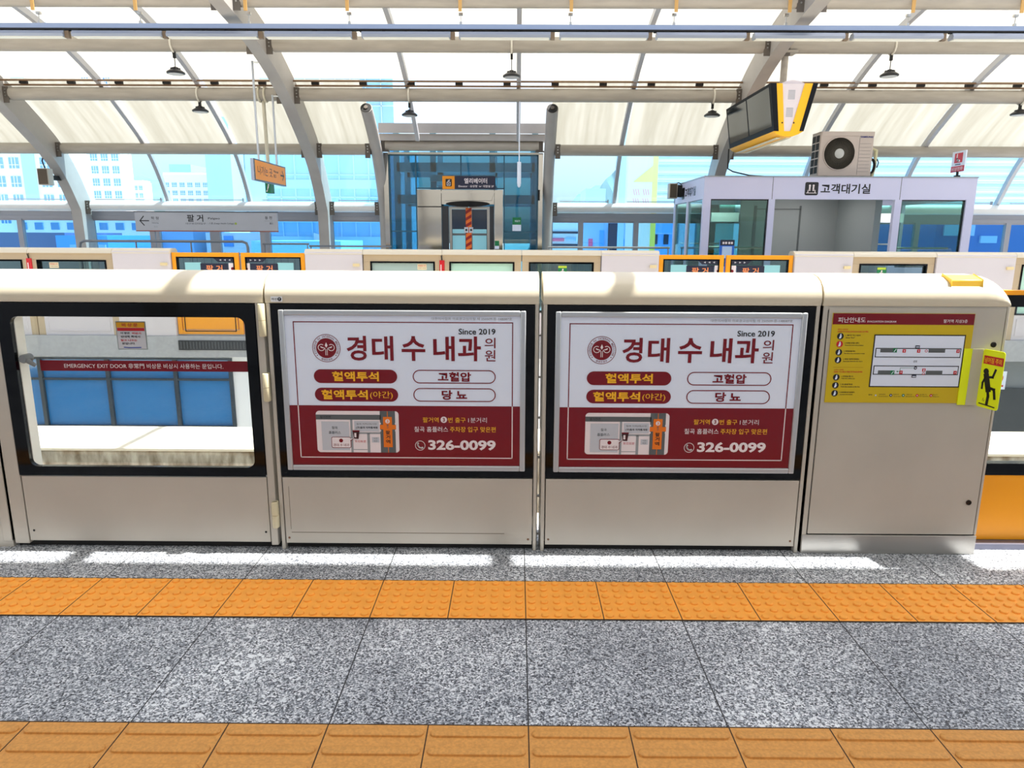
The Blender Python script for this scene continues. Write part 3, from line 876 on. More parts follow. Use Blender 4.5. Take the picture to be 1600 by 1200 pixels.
# folded trip-hazard sign
sg = thing('caution_sign', (2.02, GY - 0.02, 0.715), 'fluorescent yellow folded caution sign of a falling figure at the housing end', 'sign')
b = MB(); b.box(1.955, 2.040, GY - 0.010, GY - 0.0065, 0.716, 0.968)
obj('fixing_flap', b, M_FLUO, sg)
b = MB(); b.box(1.990, 2.040, GY - 0.013, GY - 0.0102, 0.716, 0.968)
obj('clear_strip', b, mat('grey_strip', (196, 190, 170), 0.3), sg)
A = Vector((2.036, GY - 0.014, 0.714)); Bv = Vector((2.062, GY - 0.115, 0.714))
U = (Bv - A); wl = U.length; U.normalize()
f = Flat(A, U, (0, 0, 1))
back = [(0, 0), (wl, 0), (wl, 0.25), (0, 0.25)]
b = MB()
pts = Flat.rr(0, 0, wl, 0.255, 0.012, 5)
b.add([f.P(u, v, 0.0) for u, v in pts] + [f.P(u, v, -0.003) for u, v in pts], [tuple(range(len(pts))), tuple(range(2 * len(pts) - 1, len(pts) - 1, -1))] + [(i, (i + 1) % len(pts), len(pts) + (i + 1) % len(pts), len(pts) + i) for i in range(len(pts))])
sgb = obj('board', b, M_FLUO, sg)
s_ = wl / 0.132
f.quad(0.010 * s_, 0.192, wl - 0.003, 0.228, 0.0008, M_SIGR)
f.text('넘어짐 주의', 0.016 * s_, 0.198, wl - 0.010, 0.222, 0.0016, M_YEL, 0.02)
obj('heading', f, M_SIGR, sgb)
f = Flat(A, U, (0, 0, 1))
q = lambda pts: [(u * s_, v) for u, v in pts]
f.disc(0.034 * s_, 0.160, 0.013, 0.0008, M_BLACKP, 20)
f.line(q([(0.040, 0.138), (0.060, 0.085)]), 0.026, 0.0008, M_BLACKP)
f.line(q([(0.048, 0.136), (0.078, 0.140), (0.090, 0.172)]), 0.010, 0.0008, M_BLACKP)
f.line(q([(0.034, 0.134), (0.022, 0.108), (0.022, 0.084)]), 0.009, 0.0008, M_BLACKP)
f.line(q([(0.058, 0.086), (0.066, 0.055), (0.064, 0.022)]), 0.013, 0.0008, M_BLACKP)
f.line(q([(0.062, 0.092), (0.096, 0.088), (0.106, 0.052)]), 0.012, 0.0008, M_BLACKP)
f.line(q([(0.018, 0.016), (0.112, 0.012)]), 0.005, 0.0008, M_BLACKP)
f.line(q([(0.036, 0.030), (0.040, 0.042)]), 0.002, 0.0008, M_BLACKP); f.line(q([(0.044, 0.028), (0.046, 0.036)]), 0.002, 0.0008, M_BLACKP)
obj('falling_figure', f, M_BLACKP, sgb)

# ------------------------------------------------------------------ tracks and ground
b = MB(); b.box(-600, 600, -150, 900, -9.3, -9.0)
struct('ground', b, mat('street', (196, 196, 194), 0.9, vary=0.2, vscale=0.05), (0, 0, -9.3), 'pale street level ground far below the raised station', 'ground')
b = MB(); b.box(-40, 40, 3.4, 10.1, -4.4, -4.2)  # unseen slab, added to bounce sunlight onto the far edge wall
struct('bounce_slab', b, mat('bounce_pale', (222, 220, 214), 0.9, vary=0.1, vscale=1.0), (0, 6.5, -4.4), 'added pale slab under the two monorail beams, bouncing sunlight up', 'bounce_slab')
for y0, lab in ((7.40, 'concrete monorail beam of the far track, seen through the gate window'), (4.75, 'concrete monorail beam of the near track, hidden behind the near gates')):
    t = thing('monorail_beam', (0, y0, -9.0), lab, 'track beam')
    b = MB(); b.box(-40, 40, y0, y0 + 0.87, -2.3, -0.905); obj('beam_side', b, M_CONC, t, bevel=0.02)
    b = MB(); b.box(-40, 40, y0 - 0.012, y0 + 0.882, -0.905, -0.868); obj('running_surface', b, M_BEAMTOP, t, bevel=0.01)
    for x in (-18, 18):
        b = MB(); b.box(x - 0.6, x + 0.6, y0 + 0.05, y0 + 0.82, -9.0, -2.3); obj('pier', b, M_CONC, t)

# ------------------------------------------------------------------ far platform
FY = 10.0
b = MB(); b.box(-17, 17, FY - 0.02, 14.95, -0.30, 0)
struct('floor_far', b, mat('far_floor', (170, 172, 176), 0.5, vary=0.1, vscale=20), (0, FY, -0.3), 'grey floor slab of the far platform behind its gates', 'floor')
b = MB(); b.box(-17, -4.20, FY + 0.15, FY + 0.5, -0.345, -0.30); b.box(-4.20, 6.9, FY + 0.15, FY + 0.5, -4, -0.30); b.box(-17, -4.2, FY + 0.15, FY + 0.5, -4, -1.40)
b.box(6.9, 17, FY + 0.15, FY + 0.5, -4, -0.30, mat('edge_grey', (120, 126, 130), 0.6))
b.box(6.9, 17, FY + 0.12, FY + 0.15, -1.6, -0.72, mat('edge_dark', (52, 58, 62), 0.6))
struct('wall_far_edge', b, M_WHITE, (0, FY, -4), 'white edge wall under the far platform', 'wall')
w = thing('window_1', (-8, FY + 0.2, -1.4), 'band of dark blue concourse windows below the far platform', 'window', kind='structure')
b = MB(); fm = mat('blue_frame', (40, 54, 66), 0.4)
xs = [-16.0, -13.0, -11.0, -9.0, -8.02, -7.03, -6.03, -5.02, -4.20]
xs = [-10.06, -9.04, -8.02, -7.02, -6.02, -5.02, -4.20]
b.box(-17, -4.2, FY + 0.13, FY + 0.20, -0.375, -0.345); b.box(-17, -4.2, FY + 0.13, FY + 0.20, -1.41, -1.375); b.box(-17, -4.2, FY + 0.13, FY + 0.20, -0.685, -0.655)
for x in xs + [-12, -14]:
    b.box(x - 0.028, x + 0.028, FY + 0.125, FY + 0.20, -1.40, -0.345)
obj('window_frame', b, fm, w)
b = MB(); b.box(-17, -4.2, FY + 0.17, FY + 0.19, -1.39, -0.36); obj('window_pane', b, M_BLUEGL, w)
# number plate under the far doors at right
pl = thing('number_plate', (7.02, FY + 0.11, -0.75), 'small white plate with a red numeral on the far platform edge', 'sign')
f = Flat((7.00, FY + 0.116, -0.74)); f.quad(0, 0, 0.17, 0.27, 0, M_PAPER); f.text('2', 0.03, 0.04, 0.14, 0.23, 0.002, M_SIGR, 0.0)
obj('plate', f, M_PAPER, pl)

# far gates
def far_box(x0, x1, label, first=None):
    t = thing('door_motor_unit', ((x0 + x1) / 2, FY, 0), label, 'gate housing', 'door motor housings of the far gates')
    b = MB(); b.box(x0 + 0.004, x1 - 0.004, FY, FY + 0.24, 0, 1.20); obj('housing', b, M_FARW, t, bevel=0.004)
    b = MB(); b.prism([(FY - 0.004, 1.165), (FY + 0.006, 1.20), (FY + 0.03, 1.222), (FY + 0.07, 1.236), (FY + 0.2, 1.236), (FY + 0.245, 1.2), (FY + 0.245, 1.165)], 'x', x0, x1)
    obj('top_cap', b, M_CAP, t)
    b = MB(); b.box(x1 - 0.13, x1 - 0.04, FY - 0.03, FY, 1.00, 1.04); obj('sensor', b, mat('sensor_cream', (226, 208, 160), 0.4), t)
    return t
def far_panel(x0, x1, label, pane, lower=True):
    t = thing('fixed_gate_panel', ((x0 + x1) / 2, FY, 0), label, 'platform gate')
    b = MB()
    tan = mat('far_gate_tan', (188, 168, 138), 0.5)
    b.box(x0 + 0.003, x1 - 0.003, FY + 0.03, FY + 0.10, 1.07, 1.18); b.box(x0 + 0.003, x0 + 0.10, FY + 0.03, FY + 0.10, 0.0, 1.07); b.box(x1 - 0.10, x1 - 0.003, FY + 0.03, FY + 0.10, 0, 1.07)
    b.box(x0 + 0.1, x1 - 0.1, FY + 0.03, FY + 0.10, 0.0, 0.38, M_FARW)
    obj('gate_frame', b, tan, t, bevel=0.003)
    b = MB(); b.prism([(FY - 0.004, 1.165), (FY + 0.006, 1.20), (FY + 0.03, 1.222), (FY + 0.07, 1.236), (FY + 0.2, 1.236), (FY + 0.245, 1.2), (FY + 0.245, 1.165)], 'x', x0, x1)
    obj('top_cap', b, M_CAP, t)
    b = MB(); b.frame(x0 + 0.10, x1 - 0.10, 0.36, 1.07, 0.022, FY + 0.022, FY + 0.11); obj('window_border', b, M_BLK, t)
    b = MB(); b.box(x0 + 0.12, x1 - 0.12, FY + 0.055, FY + 0.063, 0.38, 1.05); obj('window_pane', b, pane, t)
    if lower:
        b = MB(); b.frame(x0 + 0.14, x1 - 0.14, 0.06, 0.30, 0.02, FY + 0.022, FY + 0.031); obj('lower_molding', b, M_FARW, t)
    return t
def far_door(x0, x1, label, arrow_side):
    t = thing('sliding_door_leaf', ((x0 + x1) / 2, FY, 0), label, 'door', 'orange sliding doors of the far gates')
    b = MB(); b.frame(x0, x1, 0.02, 1.180, 0.06, FY + 0.04, FY + 0.085); b.box(x0 + 0.075, x1 - 0.075, FY + 0.04, FY + 0.085, 0.09, 0.33)
    obj('door_frame', b, M_ORANGE, t, bevel=0.003)
    b = MB(); b.frame(x0 + 0.060, x1 - 0.060, 0.33, 1.12, 0.016, FY + 0.036, FY + 0.09); b.frame(x0 + 0.10, x1 - 0.10, 0.06, 0.29, 0.012, FY + 0.036, FY + 0.041); obj('black_border', b, M_BLK, t)
    b = MB(); b.box(x0 + 0.075, x1 - 0.075, FY + 0.060, FY + 0.066, 0.345, 1.105); dp = obj('door_pane', b, M_FARGL, t)
    f = Flat((x0, FY + 0.058, 0))
    w_ = x1 - x0
    if arrow_side > 0:
        f.poly([(w_ - 0.36, 1.104), (w_ - 0.30, 1.05), (w_ - 0.076, 1.05), (w_ - 0.076, 1.104)], 0, M_NAVY); c0 = w_ - 0.27; dx = -0.03
    else:
        f.poly([(0.076, 1.104), (0.076, 1.05), (0.30, 1.05), (0.36, 1.104)], 0, M_NAVY); c0 = 0.12; dx = 0.03
    for k in range(3):
        c = c0 + 0.065 * k + (0 if dx > 0 else 0.02)
        f.poly([(c, 1.091), (c, 1.065), (c + dx, 1.078)] if dx > 0 else [(c, 1.065), (c, 1.091), (c + dx, 1.078)], 0.002, M_GREYL)
    obj('direction_sticker', f, M_NAVY, dp)
    f = Flat((x0, FY + 0.058, 0))
    if arrow_side > 0: f.quad(0.17, 0.6, 0.40, 1.043, 0, mat('aqua_film', (150, 208, 214), 0.3)); a0, a1 = 0.39, 0.78; s0, s1 = 0.79, 0.90
    else: f.quad(w_ - 0.40, 0.6, w_ - 0.17, 1.043, 0, mat('aqua_film')); a0, a1 = w_ - 0.78, w_ - 0.39; s0, s1 = w_ - 0.90, w_ - 0.79
    obj('film_strip', f, MATS['aqua_film'], dp); f = Flat((x0, FY + 0.058, 0))
    f.quad(s0, 0.7, s1, 1.035, 0, M_PINK); f.disc((s0 + s1) / 2, 0.955, 0.025, 0.002, M_RED, 10)
    obj('safety_sticker', f, M_PINK, dp)
    f = Flat((x0, FY + 0.056, 0))
    f.quad(a0, 0.88, a1, 1.030, 0, M_NAVY)
    f.text('팔 거', a0 + 0.08, 0.908, a1 - 0.08, 1.006, 0.002, mat('led_orange', (255, 150, 90), 0.5), 0.012)
    obj('station_plate', f, M_NAVY, dp, label='navy plate with orange station name')
    return t
far_panel(-8.09, -6.885, 'far gate panel at the left edge, left of the red tag', M_FARGL)
far_panel(-6.88, -5.695, 'far gate panel with clear window between red tag and pale housing', M_FARGL)
far_box(-5.69, -4.875, 'pale far gate housing left of the left orange doors')
far_door(-4.866, -3.925, 'orange framed far door leaf, left one of the left pair', 1)
far_door(-3.890, -2.985, 'orange framed far door leaf, right one of the left pair', -1)
far_box(-2.975, -2.165, 'pale far gate housing right of the left orange doors')
far_panel(-2.16, -1.05, 'far gate panel with grey frosted glass and a small notice', M_MILK)
far_panel(-1.045, 0.07, 'far gate panel with mint frosted glass', M_MILK2)
far_panel(0.075, 1.186, 'far gate panel with clear glass and a green exit sticker, middle', M_FARGL)
far_box(1.19, 2.0, 'pale far gate housing left of the right orange doors')
far_door(2.006, 2.915, 'orange framed far door leaf, left one of the right pair', 1)
far_door(2.950, 3.886, 'orange framed far door leaf, right one of the right pair', -1)
far_box(3.89, 4.71, 'pale far gate housing right of the right orange doors')
far_panel(4.715, 5.865, 'far gate panel with clear glass, right of the right orange doors', M_FARGL)
far_box(5.87, 6.98, 'wide pale far gate housing at the right edge')
far_panel(6.985, 8.15, 'far gate panel cut off by the right edge of the picture', M_MILK2)
# loose bits on the far gates
def plate(name, x, z, w_, h, y, label, cat, draw, m=None):
    t = thing(name, (x + w_ / 2, y, z), label, cat)
    b = MB(); b.box(x, x + w_, y - 0.004, y, z, z + h); obj('board', b, m or M_PAPER, t)
    f = Flat((x, y - 0.004, z)); draw(f); obj('print', f, M_BLACKP, t)
    return t
def small_notice(f):
    f.text('위험합니다', 0.01, 0.045, 0.12, 0.065, 0.001, M_SIGR, 0.01); f.text('기대지 마시오', 0.01, 0.015, 0.12, 0.033, 0.001, M_BLACKP, 0)
cream = mat('notice_cream', (232, 216, 180), 0.5)
plate('notice_sticker', -6.62, 0.955, 0.13, 0.08, FY + 0.054, 'cream notice on the far gate window beside the red tag', 'notice', small_notice, cream)
plate('notice_sticker', -1.40, 0.955, 0.13, 0.08, FY + 0.054, 'cream notice on the grey frosted far gate panel', 'notice', small_notice, cream)
def exit_pict(f):
    f.quad(0.0, 0.10, 0.12, 0.13, 0.001, mat('print_lime', (190, 214, 60), 0.4)); f.disc(0.065, 0.078, 0.012, 0.001, M_PINK, 12)
    f.line([(0.062, 0.065), (0.055, 0.035), (0.04, 0.012)], 0.014, 0.001, M_PINK); f.line([(0.055, 0.04), (0.075, 0.03), (0.08, 0.010)], 0.010, 0.001, M_PINK); f.line([(0.04, 0.055), (0.085, 0.052)], 0.008, 0.001, M_PINK)
plate('exit_sticker', 0.59, 0.89, 0.12, 0.13, FY + 0.054, 'green exit sticker on the middle clear far gate panel', 'sticker', exit_pict, M_GREEN)
plate('exit_sticker', 5.08, 0.89, 0.13, 0.13, FY + 0.054, 'green exit sticker on the clear far gate panel at right', 'sticker', exit_pict, M_GREEN)
for x, lab in ((-6.88, 'red tag hanging on the far gate at the left edge'), (-1.048, 'red tag hanging on the far gate between frosted panels')):
    t = thing('safety_tag', (x, FY + 0.02, 0.8), lab, 'tag')
    b = MB(); b.box(x - 0.035, x + 0.035, FY + 0.012, FY + 0.028, 0.80, 1.09); b.box(x - 0.02, x - 0.008, FY + 0.008, FY + 0.012, 0.80, 1.03, M_PINK)
    obj('cover', b, M_SIGR, t); b = MB(); b.tube([(x, FY + 0.02, 1.08), (x - 0.01, FY + 0.012, 1.155)], 0.006, 6); obj('cord', b, M_DARK, t)
# black speaking strip under the left orange doors
b = MB(); b.box(-4.85, -3.0, FY - 0.035, FY - 0.02, -0.20, -0.06)
for k in range(40): b.box(-4.82 + 0.045 * k, -4.80 + 0.045 * k, FY - 0.040, FY - 0.034, -0.18, -0.08, mat('grille_grey', (70, 74, 78), 0.5))
solo('door_grille', b, mat('grille_black', (30, 34, 40), 0.5), (-3.9, FY - 0.03, -0.2), 'black grille strip below the left orange doors, seen through the gate window', 'grille')

# ------------------------------------------------------------------ canopy over both platforms
PR = [(14.68, 1.60), (14.65, 1.98), (14.5, 2.27), (14.3, 2.60), (14.05, 2.92), (13.8, 3.15), (13.5, 3.37), (13.0, 3.69), (12.6, 3.93), (11.9, 4.24), (11.3, 4.44), (10.7, 4.58), (10.1, 4.68)]
MID = [(9.2, 4.82), (8.2, 4.93), (7.2, 4.99), (6.5, 5.0)]
def zprof(y):
    y = max(y, 13 - y)
    p = PR + MID
    for (a, b), (c, d) in zip(p[:-1], p[1:]):
        if c <= y <= a:
            return d + (b - d) * (y - c) / max(a - c, 1e-9)
    return p[-1][1]
HALF = PR + MID
FULL = HALF + [(13 - y, z) for y, z in reversed(HALF[:-1])]
def smooth(p, n=4):
    o = []
    for i in range(len(p) - 1):
        p0, p1, p2, p3 = p[max(i - 1, 0)], p[i], p[i + 1], p[min(i + 2, len(p) - 1)]
        for k in range(n):
            t = k / n
            o.append(tuple(0.5 * (2 * b + (c - a) * t + (2 * a - 5 * b + 4 * c - d) * t * t + (3 * b - a - 3 * c + d) * t ** 3) for a, b, c, d in zip(p0, p1, p2, p3)))
    o.append(p[-1]); return o
def normals(p):
    out = []
    for i in range(len(p)):
        a, b = p[max(i - 1, 0)], p[min(i + 1, len(p) - 1)]
        d = Vector((b[0] - a[0], b[1] - a[1])).normalized()
        out.append(Vector((-d.y, d.x)))
    return out
def arch_bar(mb, pts, x0, x1, d0, d1, m=None):
    """bar following the arch between depths d0 and d1 (functions of index) below its outer line"""
    nr = normals(pts); secs = []
    for i, (p, n) in enumerate(zip(pts, nr)):
        a = Vector(p) + n * (d0(i, p) if callable(d0) else d0); c = Vector(p) + n * (d1(i, p) if callable(d1) else d1)
        secs.append([(x0, a.x, a.y), (x1, a.x, a.y), (x1, c.x, c.y), (x0, c.x, c.y)])
    mb.loft(secs, m)
# inward normal check: outer line runs from far base up to the crown, so (-dy,dx) points ... towards the inside
_n = normals(FULL)[8]
SGN = 1 if _n.y < 0 else -1

RIBS = [-8.72, -3.835, 3.835, 11.75]
MULL = [-12.2, -10.5, -7.01, -5.36, -1.85, 0.02, 1.95, 5.61, 7.6, 9.6]
ELX0, ELX1 = -2.64, 0.61
def rib_depth(i, p):
    y, z = p
    return 0.40
for k, x in enumerate(RIBS):
    lab = ['grey arched roof rib at the far left, with the small speaker', 'grey arched roof rib left of the elevator, by the orange exit sign', 'grey arched roof rib beside the hanging television', 'grey arched roof rib off to the right'][k]
    b = MB()
    pts = [(14.70, 0.0), (14.70, 0.8)] + smooth(FULL) + [(13 - 14.70, 0.8), (13 - 14.70, 0.0)]
    arch_bar(b, pts, x - 0.10, x + 0.10, -SGN * 0.02, lambda i, p: SGN * (rib_depth(i, p)))
    o = struct('roof_rib', b, M_RIB, (x, 6.5, 0), lab, 'roof rib')
for k, x in enumerate(MULL):
    b = MB()
    if ELX0 < x < ELX1:
        pts = [p for p in smooth(FULL) if p[0] < 13.76]
    else:
        pts = [p for p in smooth(FULL) if p[1] > 1.9]
    arch_bar(b, pts, x - 0.035, x + 0.035, -SGN * 0.01, SGN * 0.085)
    
    struct('roof_mullion', b, mat('mullion_grey', (176, 176, 180), 0.4, metal=0.2), (x, 6.5, 0), 'narrow grey roof mullion running over the platform between the sheets', 'mullion', 'roof mullions')

# purlins (round pipes between ribs) with end brackets
M_BRK = mat('bracket_dark', (96, 88, 80), 0.6)
M_FOOT_LIT = mat('foot_pipe_sunlit', (226, 224, 220), 0.5)  # pipe colour lightened to stand in for direct sun on the foot pipes
def purlin(x0, x1, y, z, r, label, br=(True, True)):
    t = thing('roof_purlin', ((x0 + x1) / 2, y, z), label, 'roof pipe', kind='structure')
    b = MB(); b.tube([(x0 + 0.19, y, z), (x1 - 0.19, y, z)], r, 24); obj('pipe', b, M_FOOT_LIT if z < 2.5 else M_PIPE, t)
    for x, s, on in ((x0, 1, br[0]), (x1, -1, br[1])):
        if not on: continue
        b = MB()
        xa, xb = sorted((x + s * 0.098, x + s * 0.195))
        b.box(xa, xb, y - 0.05, y + 0.05, z - 0.085, z + 0.085); b.box(xa, xb, y - 0.085, y - 0.075, z - 0.16, z + 0.10)
        for q in (-0.05, 0, 0.05): b.lathe(((xa + xb) / 2, y - 0.085, z + q), [(0.014, 0), (0.012, -0.014)], 6, M_STEELB, 'y')
        obj('bracket', b, M_BRK, t)
BAYS = [(-12.5, -8.72), (-8.72, -3.835), (-3.835, 3.835), (3.835, 11.75)]
BL = ['left edge bay', 'left bay', 'middle bay', 'right bay']
for (ya, za, ra, nm) in ((10.1, 4.47, 0.10, 'topmost'), (11.3, 4.215, 0.11, 'second'), (12.55, 3.735, 0.105, 'third')):
    for (x0, x1), bl in zip(BAYS, BL):
        purlin(x0, x1, ya, za, ra, 'round grey roof pipe, %s one from the top, %s' % (nm, bl))
for (x0, x1), bl in (((-12.5, -8.72), 'left edge bay'), ((-8.72, -3.835), 'left bay'), ((-3.835, ELX0), 'between rib and elevator'), ((ELX1, 3.835), 'right of the elevator'), ((3.835, 11.75), 'right bay')):
    purlin(x0, x1, 13.78, 2.995, 0.10, 'round grey eaves pipe above the canopy glass, ' + bl)
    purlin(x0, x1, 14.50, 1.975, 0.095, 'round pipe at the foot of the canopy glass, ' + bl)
for x0, x1 in BAYS:
    purlin(x0, x1, 2.78, 4.47, 0.10, 'round roof pipe above the camera at the near roof edge')
# dark runner with openers above the third pipe
for (x0, x1), bl in zip(BAYS, BL):
    b = MB(); b.box(x0 + 0.11, x1 - 0.11, 12.50, 12.53, 3.855, 3.88); b.box(x0 + 0.11, x1 - 0.11, 12.42, 12.45, 3.915, 3.94)
    n_ = int((x1 - x0) / 0.8)
    for k in range(n_):
        xx = x0 + 0.4 + k * 0.8
        b.box(xx, xx + 0.12, 12.46, 12.52, 3.88, 3.925, M_DARK)
    struct('vent_runner', b, mat('runner_brown', (120, 92, 66), 0.5), ((x0 + x1) / 2, 12.5, 3.87), 'thin brown vent runner above the third roof pipe, ' + bl, 'rail')

# roof sheets
def sheet(x0, x1, y0, y1, m, near=False):
    n_ = 8; b = MB(); v = []; f = []
    for k in range(n_ + 1):
        y = y0 + (y1 - y0) * k / n_; z = zprof(y)
        yy = 13 - y if near else y
        v += [(x0, yy, z + 0.02), (x1, yy, z + 0.02)]
    for k in range(n_):
        f.append((2 * k, 2 * k + 1, 2 * k + 3, 2 * k + 2))
    b.add(v, f); return b
LINES = sorted(RIBS + MULL)
for a, c in zip(LINES[:-1], LINES[1:]):
    for y0, y1, m, row in ((10.05, 11.32, M_PANHI, 'upper'), (11.34, 12.52, M_PANHI, 'middle'), (12.54, 13.93, M_PANLO, 'lower')):
        xa, xb = a + 0.035, c - 0.035
        if row == 'lower':
            xa += 0.045
            if a >= ELX0 - 0.1 and c <= ELX1: continue
            if a < ELX0 < c: xb = ELX0
            elif a < ELX1 < c: xa = ELX1
        struct('ceiling_sheet', sheet(xa, xb, y0, y1, m), m, ((xa + xb) / 2, y0, 0), 'milky roof sheet in the %s row of the far canopy' % row, 'roof sheet', row + ' roof sheets')
for a, c in zip(LINES[:-1], LINES[1:]):
    b = sheet(a + 0.03, c - 0.03, 9.95, 14.6, M_PANNR, True)
    struct('ceiling_sheet', b, M_PANNR, ((a + c) / 2, 2, 0), 'milky roof sheet of the near canopy above the camera', 'roof sheet', 'near roof sheets')

# canopy glass between eaves pipe and foot pipe
gl_bays = [l for l in LINES if not (ELX0 < l < ELX1)] 
edges = sorted([l for l in LINES if l < -3] + [ELX0] ) 
segs = list(zip(edges[:-1], edges[1:]))
edges = sorted([ELX1] + [l for l in LINES if l > 1])
segs += list(zip(edges[:-1], edges[1:]))
WN = 2
for a, c in segs:
    b = MB(); v = []; f = []
    ys = [(13.86, zprof(13.86)), (14.05, 2.92), (14.18, 2.765), (14.3, 2.60), (14.4, 2.44), (14.5, 2.27), (14.58, 2.12), (14.64, 2.0)]
    for y, z in ys: v += [(a + 0.03, y, z), (c - 0.03, y, z)]
    for k in range(len(ys) - 1): f.append((2 * k, 2 * k + 1, 2 * k + 3, 2 * k + 2))
    b.add(v, f)
    w = struct('window_%d' % WN, b, M_WINGL, ((a + c) / 2, 14.3, 2), 'curved clear canopy pane between eaves pipe and foot pipe', 'window', 'curved canopy panes')
    WN += 1
    b = MB(); b.box(a + 0.25, c - 0.12, 14.52, 14.545, 2.095, 2.11); b.box(c - 0.14, c - 0.12, 14.50, 14.56, 2.05, 2.14)
    obj('vent_bar', b, M_FRAME, w)

# back wall: low wall, windows, head panel
def back_wall(x0, x1, nm, lab):
    b = MB(); b.box(x0, x1, 14.62, 14.80, 0, 0.95); b.box(x0, x1, 14.60, 14.72, 1.72, 1.88); b.box(x0, x1, 14.585, 14.60, 1.795, 1.803)
    struct(nm, b, M_FRAME, ((x0 + x1) / 2, 14.6, 0), lab, 'wall')
back_wall(-12.4, ELX0 - 0.03, 'wall_back', 'grey back wall of the far platform, left of the elevator')
back_wall(ELX1 + 0.05, 12.0, 'wall_back_right', 'grey back wall of the far platform, right of the elevator')
for posts in ([-12.4, -10.12, -8.75, -7.38, -6.15, -5.08, -3.9, -2.68], [0.68, 1.30, 2.42, 3.9, 5.3, 6.7, 8.1, 9.93, 11.75]):
    for a, c in zip(posts[:-1], posts[1:]):
        w = thing('window_%d' % WN, ((a + c) / 2, 14.65, 0.95), 'framed window of the far back wall under the foot pipe', 'window', 'back wall windows', 'structure'); WN += 1
        thick = 0.10 if abs(a + 6.15) < 0.01 or abs(c + 6.15) < .01 else 0.05
        b = MB(); b.box(a, a + thick, 14.60, 14.70, 0.95, 1.72); b.box(c - thick, c, 14.60, 14.70, 0.95, 1.72); b.box(a + thick, c - thick, 14.62, 14.70, 0.95, 1.0); b.box(a + thick, c - thick, 14.62, 14.70, 1.69, 1.72)
        obj('window_frame', b, M_FRAME, w)
        b = MB(); b.box(a + 0.03, c - 0.03, 14.66, 14.668, 0.97, 1.71); obj('window_pane', b, M_LOWGL, w)

# inclined round columns either side of the elevator
for x, lab in ((ELX0, 'round inclined pipe column left of the elevator'), (ELX1, 'round inclined pipe column right of the elevator')):
    pts = [(14.42, 0.0), (14.40, 1.2)] + [(y - 0.20, z - 0.02) for y, z in reversed([p for p in PR if p[0] > 12.9 and p[1] > 1.9][::-1])]
    pts = [(14.45, 0.0), (14.45, 1.2), (14.42, 1.9), (14.28, 2.25), (14.08, 2.6), (13.84, 2.93), (13.55, 3.2), (13.2, 3.46), (12.98, 3.60)]
    b = MB(); b.tube([(x, y, z) for y, z in smooth(pts, 3)], 0.105, 20, None, True)
    o = struct('column', b, M_RIB, (x, 14.4, 0), lab, 'column')
    d = (Vector((0, 12.98, 3.60)) - Vector((0, 13.2, 3.46))).normalized()
    b = MB(); p0 = Vector((x, 12.98, 3.60)); b.tube([p0, p0 + d * 0.012], 0.092, 20, M_DARK); b.tube([p0, p0 + d * 0.03], 0.035, 10, M_BRK)
    obj('open_end', b, M_DARK, o)
# box beam and pipe over the elevator
b = MB(); b.box(ELX0 + 0.05, ELX1 - 0.05, 13.78, 13.84, 3.30, 3.47); b.box(ELX0 + 0.05, ELX1 - 0.05, 13.84, 14.15, 3.17, 3.29)
struct('beam_elevator', b, M_RIB, (-1, 13.9, 3.2), 'grey box beam above the elevator front', 'beam')
b = MB(); b.tube([(-2.50, 13.98, 3.09), (0.41, 13.98, 3.09)], 0.092, 24)
o = struct('beam_pipe', b, M_PIPE, (-1, 13.98, 3.09), 'round pipe just above the elevator glass', 'roof pipe')
for x in (-2.535, 0.445):
    b = MB(); b.box(x - 0.045, x + 0.045, 13.93, 14.03, 3.00, 3.17); b.box(x - 0.10, x + 0.10, 13.90, 14.06, 2.985, 3.0); obj('bracket', b, M_BRK, o)

# ------------------------------------------------------------------ elevator
el = thing('elevator', (-1.03, 15.2, 0), 'blue glazed elevator with a polished steel door portal', 'elevator')
EF = 14.20
mblue = mat('elevator_mullion', (48, 92, 112), 0.35)
b = MB()
for x, z0, z1, w_ in ((-2.48, 0, 2.95, 0.03), (-1.965, 2.31, 2.95, 0.022), (-1.965, 0, 2.31, 0.022), (-1.09, 2.31, 2.95, 0.022), (-0.25, 2.31, 2.95, 0.022), (-0.25, 0, 2.31, 0.022), (0.40, 0, 2.95, 0.03)):
    b.box(x - w_ / 2, x + w_ / 2, EF - 0.02, EF + 0.03, z0, z1)
for x0, x1, z in ((-2.48, -1.965, 1.505), (-0.25, 0.40, 1.505), (-2.48, 0.40, 2.945), (-1.965, -0.25, 2.325)):
    b.box(x0, x1, EF - 0.02, EF + 0.03, z - 0.012, z + 0.012)
obj('mullions', b, mblue, el)
for k, (x0, x1, z0, z1) in enumerate(((-2.48, -1.965, 1.51, 2.94), (-2.48, -1.965, 0, 1.50), (-1.965, -1.09, 2.33, 2.94), (-1.09, -0.25, 2.33, 2.94), (-0.25, 0.40, 1.51, 2.94), (-0.25, 0.40, 0, 1.50))):
    b = MB(); b.box(x0 + 0.01, x1 - 0.01, EF, EF + 0.012, z0, z1); obj('glass_pane', b, M_ELVGL, el)
b = MB(); b.box(-2.58, -2.49, 14.12, 14.26, 0, 2.98); obj('steel_post', b, M_STEEL, el)
b = MB(); b.box(0.415, 0.50, 14.12, 14.26, 0, 2.98); obj('steel_post', b, M_STEEL, el)
b = MB(); b.box(-2.49, 0.415, 14.13, 14.26, 2.955, 2.99); obj('head_rail', b, mat('cream_rail', (224, 216, 200), 0.4), el)
